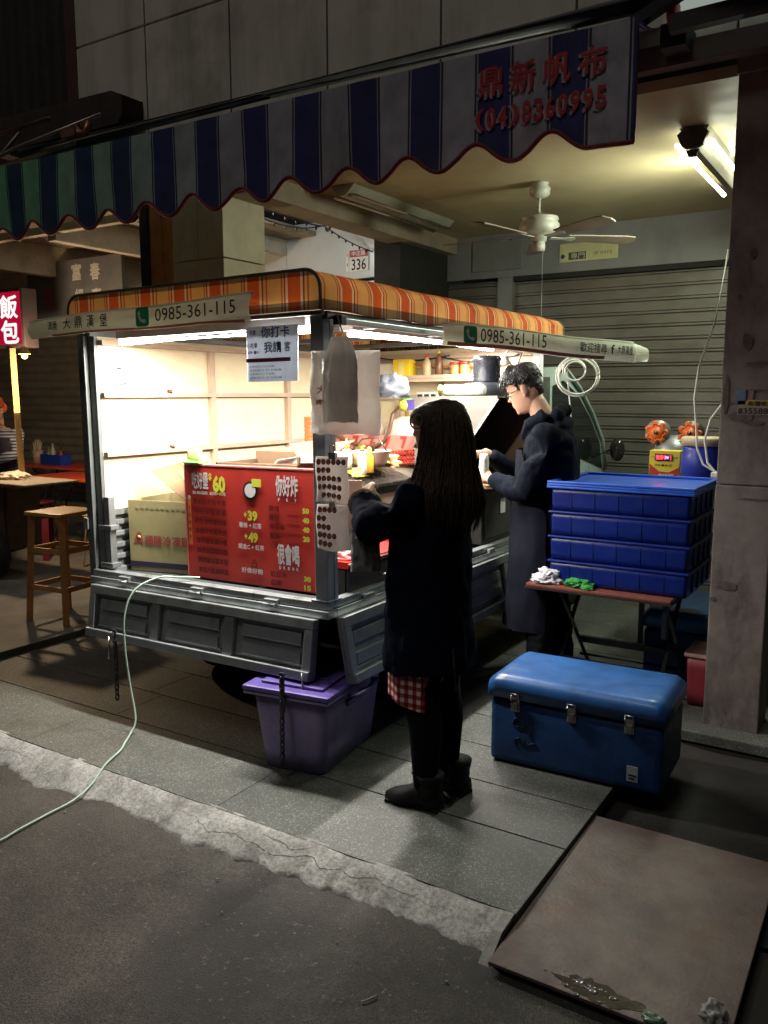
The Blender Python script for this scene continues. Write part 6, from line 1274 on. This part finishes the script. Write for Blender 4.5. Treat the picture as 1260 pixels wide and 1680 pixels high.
for k in range(900):
    a = random.uniform(0, 2 * math.pi); e = random.uniform(.05, 1.45); ca, sa = math.cos(a), math.sin(a)
    if ca > .3 and e > 1.15: continue
    d0 = Vector((math.sin(e) * sa * .80, -math.sin(e) * ca * 1.02, math.cos(e) * 1.02)); p0 = Vector((0, 0, .122)) + d0 * .096
    tng = Vector((math.cos(e) * sa * .8, -math.cos(e) * ca, -math.sin(e)))
    q = (tng + Vector((random.gauss(0, .15), -.45 + random.gauss(0, .12), .15))).normalized() if ca > -.2 else (tng + Vector((random.gauss(0, .12), 0, 0))).normalized()
    L_ = random.uniform(.035, .06) * (1 if e < 1.2 else .6); up_ = .010 if ca > 0 else .005
    hb.tube([MH @ p0, MH @ (p0 + q * L_ * .5 + d0 * up_), MH @ (p0 + q * L_ + d0 * (up_ - .007) - Vector((0, 0, .010 if ca > .3 else 0)))], [.004, .0035, .0007], 4)
P('hair', hb, hair, cook)
gb = MB()
for s in (-1, 1):
    gb.tube([MH @ Vector((s * (.033 + .022 * math.cos(k * .5236)), -.098 + .004 * math.cos(k * .5236), .085 + .016 * math.sin(k * .5236))) for k in range(13)], .0022, 5)
    gb.tube([MH @ Vector(p) for p in ((s * .055, -.094, .09), (s * .070, -.07, .092), (s * .078, -.02, .092), (s * .080, .01, .088))], .0026, 5)
gb.tube([MH @ Vector(p) for p in ((-.012, -.101, .088), (0, -.104, .09), (.012, -.101, .088))], .002, 5)
P('glasses', gb, mat('glasses_black', (.01,) * 3, .3), cook)
eb = MB()
for s in (-1, 1): eb.ball(MH @ Vector((s * .031, -.079, .084)), .011, mat('eye_white', (.6, .57, .55), .3), (1.15, .8, .55), 12); eb.ball(MH @ Vector((s * .031, -.088, .083)), .0045, mat('iris_dark', (.02, .012, .01), .2), (1, .5, 1), 10); eb.tube([MH @ Vector((s * (.018 + .03 * q), -.092 + .014 * q * q, .107 + .004 * math.sin(3 * q))) for q in (0, .33, .66, 1)], [.003, .004, .0035, .002], 5, hair)
P('eyes', eb, None, cook)
# what he holds: a pale paper bag
t = thing('paper_bag', 'bright paper food bag held in the hands of the cook', 'paper bag', (-2.045, 4.315, 1.10), R(-70))
mb = MB(); rings = []
for k in range(7):
    f = k / 6; a = .055 + .02 * f - .012 * (f > .9); b = .035 * (1 - .45 * f); rings.append([Vector((p.x + .004 * fbm(p.x * 30, f * 3, 1), p.y + .004 * fbm(p.y * 40, f * 4, 1), p.z)) for p in ell((0, 0, .0 + .165 * f), a, b, 20, None, 3.0)])
mb.loft(rings, None, True, True); P('bag', mb, mat('paper_bright', (.80, .78, .72), .6, var=.04), t)

# ---------------- the customer
WY = R(-90)
wo_ = MB(); WH = Matrix.Translation((.0, .045, 1.365)) @ Matrix.Rotation(R(3), 4, 'Z') @ Matrix.Rotation(R(12), 4, 'X') @ Matrix.Scale(.98, 4)
head_mesh(wo_, WH)
wo_.tube([(0, .02, 1.25), (0, .03, 1.31), (0, .035, 1.375)], [.056, .048, .046], 16, None, True, True)
wo_.loft([ell((0, .0, z), a, b) for z, a, b in ((.78, .14, .10), (.95, .12, .095), (1.12, .13, .10), (1.22, .15, .09), (1.27, .08, .06))])
WLS, WLE, WLW = (.165, .0, 1.215), (.185, -.165, 1.095), (.0, -.295, 1.20)
WRS, WRE, WRW = (-.165, .0, 1.215), (-.22, -.15, 1.0), (-.15, -.37, 1.12)
glove_arm(wo_, WLS, WLE, WLW, [.045, .038, .036, .033, .023]); glove_arm(wo_, WRS, WRE, WRW, [.045, .038, .036, .033, .023])
hand_mesh(wo_, WLW, (-.80, -.50, .30), (.5, -.4, .75), -1, .55, .92, True); hand_mesh(wo_, WRW, (.35, -.85, .15), (-.3, 0, .9), 1, .6, .92, True)
wo_.tube([(.075, 0, .8), (.08, .01, .5), (.085, .03, .32), (.08, .03, .09)], [.082, .058, .055, .038], 16, None, True, True); wo_.tube([(-.075, .0, .8), (-.085, .01, .5), (-.09, .03, .32), (-.09, .035, .09)], [.082, .058, .055, .038], 16, None, True, True)
lady = wo_.build('person', skin, None, (-1.54, 2.78, 0), (0, 0, WY)); fuse(lady, .0046, 3)
tag(lady, 'woman with long dark hair in a dark coat reaching toward the truck counter', 'person')
cm = mat('coat_navy', (.006, .009, .022), .95, spec=.06, var=.3, vs_=8, bump=.3, bs=220)
c_ = MB()
c_.loft([ell((0, .0, z), a, b, p=2.4) for z, a, b in ((.548, .182, .168), (.58, .185, .17), (.68, .185, .165), (.80, .18, .155), (.95, .175, .145), (1.10, .178, .142), (1.20, .172, .125), (1.255, .12, .095), (1.285, .075, .075))])
glove_arm(c_, WLS, WLE, (.060, -.255, 1.165), [.072, .068, .066, .062, .056]); glove_arm(c_, WRS, WRE, (-.165, -.31, 1.085), [.075, .075, .072, .068, .056])
c_.tube([(-.09, .03, 1.27), (0, .085, 1.285), (.09, .03, 1.27)], [.035, .04, .035], 12, None, True, True)
co = c_.build('coat', cm, lady); fuse(co, .008, 2, folds(.012, 9, 11))
# cuffs and edging of pale fleece
fl = mat('fleece_beige', (.42, .33, .22), .95, var=.35, vs_=60, bump=.9, bs=160)
def ringtube(c, d, r, tr_):
    u, v = frame_of(d); fb.tube([Vector(c) + (u * math.cos(k * .3307) + v * math.sin(k * .3307)) * r for k in range(20)], tr_, 8)
fb = MB(); dl = Vector(WLW) - Vector(WLE); ringtube((.048, -.268, 1.172), dl, .048, .022); fo = fb.build('fleece_cuff', fl, lady); fuse(fo, .006, 1, folds(.006, 60, 2)); fb = MB(); dr = Vector(WRW) - Vector(WRE); ringtube((-.163, -.315, 1.088), dr, .046, .016)
fo = fb.build('fleece_cuff', fl, lady); fuse(fo, .006, 1, folds(.006, 60, 2))
pk = MB(); pk.box(.03, .125, .0, .006, .70, .86, None, .003); pk.X = None
st_ = MB(); st_.tube([(.16, .06, .48), (.168, .05, .7), (.165, .03, .9)], .003, 5); st_.tube([(-.05, .160, .66), (.02, .165, .66), (.09, .15, .66)], .003, 5); st_.tube([(.09, .15, .66), (.092, .165, .50)], .003, 5); st_.tube([(-.02, .15, .90), (-.02, .165, .68)], .002, 5)
P('coat_seam', st_, mat('seam_navy', (.02, .028, .05), .8), lady)
# plaid hem
def plaidcloth():
    m = ramp_mat('gingham', 1, .034, [(0, (.72, .55, .52)), (.5, (.36, .05, .06))], var=.1)
    n = m.node_tree; N = n.nodes; L = n.links; p = N['Principled BSDF']; tc = N.new('ShaderNodeTexCoord'); sp = N.new('ShaderNodeSeparateXYZ'); L.new(tc.outputs['Object'], sp.inputs[0])
    d = N.new('ShaderNodeMath'); d.operation = 'DIVIDE'; d.inputs[1].default_value = .034; L.new(sp.outputs[2], d.inputs[0]); f = N.new('ShaderNodeMath'); f.operation = 'FRACT'; L.new(d.outputs[0], f.inputs[0])
    g = N.new('ShaderNodeMath'); g.operation = 'GREATER_THAN'; g.inputs[1].default_value = .5; L.new(f.outputs[0], g.inputs[0])
    mx = N.new('ShaderNodeMix'); mx.data_type = 'RGBA'; mx.blend_type = 'MULTIPLY'; L.new(g.outputs[0], mx.inputs[0]); src = p.inputs['Base Color'].links[0].from_socket; L.new(src, mx.inputs[6]); mx.inputs[7].default_value = (.42, .16, .17, 1); L.new(mx.outputs[2], p.inputs['Base Color']); return m
gh = MB()
gh.grid(lambda u, v: (.165 * math.cos(R(-70 + 95 * u)) * (1 + .03 * math.sin(u * 14)) , -.155 * -math.sin(R(-70 + 95 * u)) * (1 + .03 * math.sin(u * 14)), .425 + .012 * math.sin(u * 5) + .15 * v), 30, 8); gh.grid(lambda u, v: (.158 * math.cos(R(-70 + 95 * (1 - u))), .148 * math.sin(R(-70 + 95 * (1 - u))), .427 + .15 * v), 30, 8)
P('apron_hem', gh, plaidcloth(), lady, 'red and white gingham cloth hanging below the coat')
tg = MB(); tg.tube([(.075, 0, .74), (.082, .012, .45), (.088, .035, .31), (.08, .03, .10)], [.112, .072, .064, .048], 16, None, True, True); tg.tube([(-.075, 0, .74), (-.088, .012, .45), (-.092, .035, .31), (-.09, .035, .10)], [.112, .072, .064, .048], 16, None, True, True)
P('leggings', tg, mat('leggings_black', (.006, .006, .008), .85, spec=.1), lady)
for x, y, yw in ((.085, .0, R(6)), (-.10, .03, R(-10))):
    sb = MB(); shoe(sb, x, y + .03, yw, None, .235, .14, 0, .03); sb.tube([(x - .042, y + .03, .132), (x, y - .015, .125), (x + .045, y + .04, .135)], .014, 6); P('boot', sb, mat('boot_black', (.008, .008, .009), .6, spec=.2), lady)
# long hair
hb = MB(); wh_ = mat('hair_brown', (.050, .026, .012), .45, var=.4, vs_=25, bump=.6, bs=150, spec=.55)
cap(WH, [(.09, .01, .104, .078), (.125, .055, .108, .081), (.15, .090, .110, .083), (.18, .092, .106, .080), (.20, .074, .088, .066), (.214, .044, .05, .04), (.219, .008, .01, .01)])
sh_ = MB()
FP = [(1.585, .010, .012), (1.576, .04, .042), (1.55, .066, .068), (1.50, .082, .092), (1.44, .088, .104), (1.37, .098, .114), (1.31, .118, .128), (1.26, .138, .143), (1.225, .146, .143), (1.185, .140, .128)]
def fall(u, v, off=0):
    a = R(-118 + 236 * u); t_ = min(max(v, 0), 1.12) * 9; i = min(8, int(t_)); f = t_ - i
    z, wd_, dp = [FP[i][k] + (FP[i + 1][k] - FP[i][k]) * f for k in range(3)]
    z -= .05 * math.sin(math.pi * u) * v * v; r = max(0, v - .25)
    wd_ += .008 * off; dp += .010 * off
    return (wd_ * math.sin(a) * (1 + .05 * math.sin(u * 40) * r) + .014 * r * fbm(u * 5, v * 2, 1), .052 + dp * math.cos(a) * (1 + .05 * math.sin(u * 34 + 1) * r) + .014 * r * fbm(u * 6, v * 2 + 4, 1), z)
hb.grid(lambda u, v: fall(u, v), 90, 30); hb.grid(lambda u, v: fall(1 - u, v, -1.5), 60, 20)
random.seed(5)
for k in range(700):
    u = random.uniform(.0, 1); pts = []
    off = random.uniform(-.3, 1.0); ln = random.uniform(.75, 1.12); sw = random.gauss(0, .012)
    for q in range(11):
        v = .08 + q / 10 * (ln - .08); p = Vector(fall(min(1, max(0, u + sw * q * .4)), v, off)); p += Vector((random.gauss(0, .002), random.gauss(0, .002) + .006 * off, 0)); pts.append(p)
    hb.tube(pts, [.001, .0028, .003, .003, .003, .003, .003, .0028, .0025, .002, .0006], 4)
P('hair', hb, wh_, lady)
lk = MB(); lt = mat('hair_tips', (.16, .095, .03), .45, var=.4, vs_=40)
for k in range(120):
    s = random.choice((-1, 1)) if k > 70 else 1; x0 = s * random.uniform(.080, .10); y0 = random.uniform(.02, .07); z0 = random.uniform(1.24, 1.36); L_ = random.uniform(.10, .20)
    lk.tube([(x0, y0, z0), (x0 * 1.12, y0 - .008, z0 - L_ * .4), (x0 * 1.25 + random.gauss(0, .006), y0 - .012 + random.gauss(0, .006), z0 - L_ * .8), (x0 * 1.3 + random.gauss(0, .008), y0 - .012, z0 - L_)], [.0025, .003, .002, .0005], 4)
P('hair_lock', lk, lt, lady, 'lighter brown lock falling over the left shoulder')
bb = MB(); bb.tube([WH @ Vector((.086 + .004 * math.cos(k * .3), -.035 + .028 * math.cos(k * .3307), .15 + .028 * math.sin(k * .3307))) for k in range(20)], .0035, 6); P('hair_clip', bb, mat('clip_clear', (.12, .12, .14), .2), lady)
eb = MB(); eb.tube([(.03, -.118, 1.375), (.0, -.125, 1.372)], .004, 5); P('face_mask_edge', eb, mat('mask_pale', (.3, .32, .36), .7), lady) if False else None
t = thing('grey_bag', 'small grey shopping bag hanging from the forearm of the woman', 'bag', (-1.735, 2.62, 1.085), R(25))
P('bag', bagmesh(.115, .155, .06, 7.7, None, .0), mat('grey_plastic', (.27, .26, .265), .5, var=.1, bump=.15, bs=10), t)
mb = MB(); mb.tube([(-.05, 0, -.01), (-.04, 0, .03), (.0, 0, .06), (.04, 0, .03), (.05, 0, -.01)], .004, 6); P('strap', mb, MATS['grey_plastic'], t)

# ---------------- the vendor at the left edge, mostly outside the frame
vb = MB(); VH = Matrix.Translation((0, -.05, 1.33)) @ Matrix.Rotation(R(20), 4, 'X'); head_mesh(vb, VH)
vb.tube([(0, .0, 1.22), (0, -.02, 1.28), (0, -.035, 1.34)], [.058, .05, .05], 16, None, True, True); vb.loft([ell((0, .0, z), a, b) for z, a, b in ((.75, .15, .11), (1.0, .15, .11), (1.16, .16, .1), (1.23, .09, .07))])
VA = ((.18, .0, 1.17), (.24, -.10, .98), (.16, -.38, .925)); VB = ((-.18, .0, 1.17), (-.24, -.10, .98), (-.10, -.40, .925))
for q in (VA, VB): glove_arm(vb, q[0], q[1], q[2], [.05, .042, .04, .036, .026])
hand_mesh(vb, VA[2], (.1, -1, -.02), (0, 0, 1), -1, .35); hand_mesh(vb, VB[2], (.3, -1, -.02), (0, 0, 1), 1, .35)
for x in (.09, -.09): vb.tube([(x, 0, .8), (x, .01, .45), (x, .02, .1)], [.085, .06, .045], 14, None, True, True)
ven = vb.build('person', skin, None, (-7.66, 5.02, .045), (0, 0, R(20))); fuse(ven, .007, 2); tag(ven, 'stall keeper in orange cap and checked sleeves behind the wooden cart', 'person')
sb = MB(); sb.loft([ell((0, .005, z), a, b) for z, a, b in ((.70, .18, .14), (.95, .175, .135), (1.15, .185, .125), (1.22, .11, .09))])
for q in (VA, VB): glove_arm(sb, q[0], q[1], Vector(q[1]).lerp(Vector(q[2]), .75), [.068, .06, .056, .052, .044])
so = sb.build('shirt', None, ven); so.data.materials.clear()
def checks():
    m = ramp_mat('blue_check', 2, .03, [(0, (.40, .40, .46)), (.55, (.04, .05, .14))], var=.1); return m
so.data.materials.append(checks()); fuse(so, .011, 2)
vs2 = MB(); vs2.loft([ell((0, .005, z), a, b) for z, a, b in ((.72, .187, .147), (.95, .183, .142), (1.12, .19, .132), (1.2, .13, .1))]); P('vest', vs2, mat('vest_plum', (.035, .022, .045), .8), ven)
tb = MB(); [tb.tube([(x, 0, .8), (x, .01, .45), (x, .02, .08)], [.1, .075, .065], 14, None, True, True) for x in (.09, -.09)]; P('trousers', tb, MATS['trouser_black'], ven)
for x in (.09, -.09): sb = MB(); shoe(sb, x, .02, 0); P('shoe', sb, MATS['shoe_black'], ven)
hb = MB(); cap(VH, [(.10, .10, .112, .086), (.13, .104, .116, .09), (.17, .10, .112, .088), (.2, .08, .09, .07), (.222, .03, .035, .03)]); hb.ball(VH @ Vector((0, 0, .235)), .03); hb.ball(VH @ Vector((0, .095, .07)), .06, None, (1.2, .6, 1)); ho = hb.build('cap', mat('knit_orange', (.62, .12, .03), .9, var=.3, vs_=50, bump=.5, bs=120), ven)

# ================================================================== WEAR: dirt, scuffs and stains with a shape of their own
def weather(name, col, amount, sc=(5, 5, 5), lo=.5, hi=.7, detail=7):
    m = MATS.get(name) or bpy.data.materials.get(name)
    if m is None: return
    n = m.node_tree; N = n.nodes; L = n.links; p = N['Principled BSDF']; inp = p.inputs['Base Color']
    if not inp.links: return
    src = inp.links[0].from_socket
    tc = N.new('ShaderNodeTexCoord'); mp = N.new('ShaderNodeMapping'); mp.inputs['Scale'].default_value = sc; mp.inputs['Location'].default_value = (1.7, 3.1, .4); L.new(tc.outputs['Object'], mp.inputs[0])
    no = N.new('ShaderNodeTexNoise'); no.inputs['Scale'].default_value = 1; no.inputs['Detail'].default_value = detail; no.inputs['Roughness'].default_value = .68; L.new(mp.outputs[0], no.inputs['Vector'])
    mr = N.new('ShaderNodeMapRange'); mr.inputs['From Min'].default_value = lo; mr.inputs['From Max'].default_value = hi; mr.inputs['To Max'].default_value = amount; mr.clamp = True; L.new(no.outputs[0], mr.inputs[0])
    mx = N.new('ShaderNodeMix'); mx.data_type = 'RGBA'; L.new(mr.outputs[0], mx.inputs[0]); L.new(src, mx.inputs[6]); mx.inputs[7].default_value = lin(col) + (1,); L.new(mx.outputs[2], inp)
for a in (('facade_tile', (.30, .27, .20), .55, (5, 5, .7), .45, .75), ('facade_tile', (.18, .15, .11), .5, (1.3, 1.3, 1.3), .55, .75), ('shutter_steel', (.09, .075, .055), .55, (1.2, 1.2, 3), .48, .72), ('brown_steel', (.07, .05, .03), .5, (1.2, 1.2, 3), .48, .72),
          ('awning_cloth', (.06, .06, .06), .55, (3, 3, 1.3), .48, .75), ('cooler_blue', (.16, .24, .34), .45, (4, 30, 30), .58, .70), ('cooler_blue', (.01, .03, .09), .6, (4, 4, 4), .5, .7), ('cooler_body', (.09, .13, .19), .4, (5, 30, 45), .60, .70), ('cooler_body', (.01, .016, .03), .6, (4, 4, 5), .48, .7),
          ('crate_blue', (.03, .04, .12), .5, (4, 4, 40), .55, .7), ('lid_blue', (.06, .13, .42), .5, (5, 28, 20), .55, .68), ('lid_blue', (.015, .03, .2), .5, (4, 4, 4), .5, .7), ('purple_plastic', (.11, .09, .18), .6, (5, 5, 3), .5, .72), ('purple_plastic', (.34, .30, .48), .4, (6, 40, 40), .6, .7),
          ('truck_grey', (.12, .10, .075), .6, (6, 6, 3), .48, .72), ('truck_grey', (.55, .55, .54), .5, (4, 4, 60), .60, .70), ('rail_bright', (.16, .13, .10), .55, (9, 9, 9), .5, .7), ('post_grey', (.14, .12, .10), .5, (12, 12, 3), .5, .7),
          ('cream_ply', (.50, .36, .18), .45, (2, 2, 5), .5, .75), ('rusty_plate', (.12, .055, .03), .7, (5, 5, 5), .5, .66), ('rusty_plate', (.20, .17, .155), .4, (3, 50, 50), .62, .72), ('rusty_plate', (.035, .03, .028), .7, (2.2, 2.2, 2), .54, .68), ('arcade_ceiling', (.22, .15, .07), .5, (1.1, 1.1, 1), .5, .75),
          ('grimy_concrete', (.05, .04, .036), .7, (5, 5, 2.2), .48, .68), ('grimy_concrete', (.26, .24, .22), .5, (7, 7, 5), .58, .7), ('banner_cloth', (.34, .32, .24), .5, (5, 5, 9), .5, .75), ('stool_wood', (.16, .07, .02), .6, (8, 8, 2), .5, .7), ('green_grey_tile', (.25, .22, .14), .5, (4, 4, 1), .5, .75), ('terrazzo', (.045, .042, .036), .6, (2.4, 2.4, 2), .5, .68), ('asphalt', (.028, .026, .024), .75, (1.1, 1.1, 1), .5, .62), ('asphalt', (.17, .155, .135), .7, (45, 45, 45), .60, .68), ('asphalt', (.02, .019, .017), .7, (38, 38, 30), .60, .68), ('kerb_cement', (.10, .095, .085), .6, (6, 6, 6), .52, .68),
          ('brown_laminate', (.30, .13, .09), .4, (3, 30, 8), .58, .7), ('grey_header', (.14, .13, .12), .5, (3, 3, 1), .5, .75), ('fan_white', (.20, .16, .10), .5, (8, 8, 8), .5, .7), ('menu_red', (.32, .02, .015), .4, (4, 4, 4), .5, .7), ('box_buff', (.28, .22, .09), .4, (5, 5, 7), .52, .7), ('plaid_side', (.20, .12, .07), .4, (5, 5, 5), .5, .72), ('plaid_rear', (.20, .12, .07), .4, (5, 5, 5), .5, .72)): weather(*a)
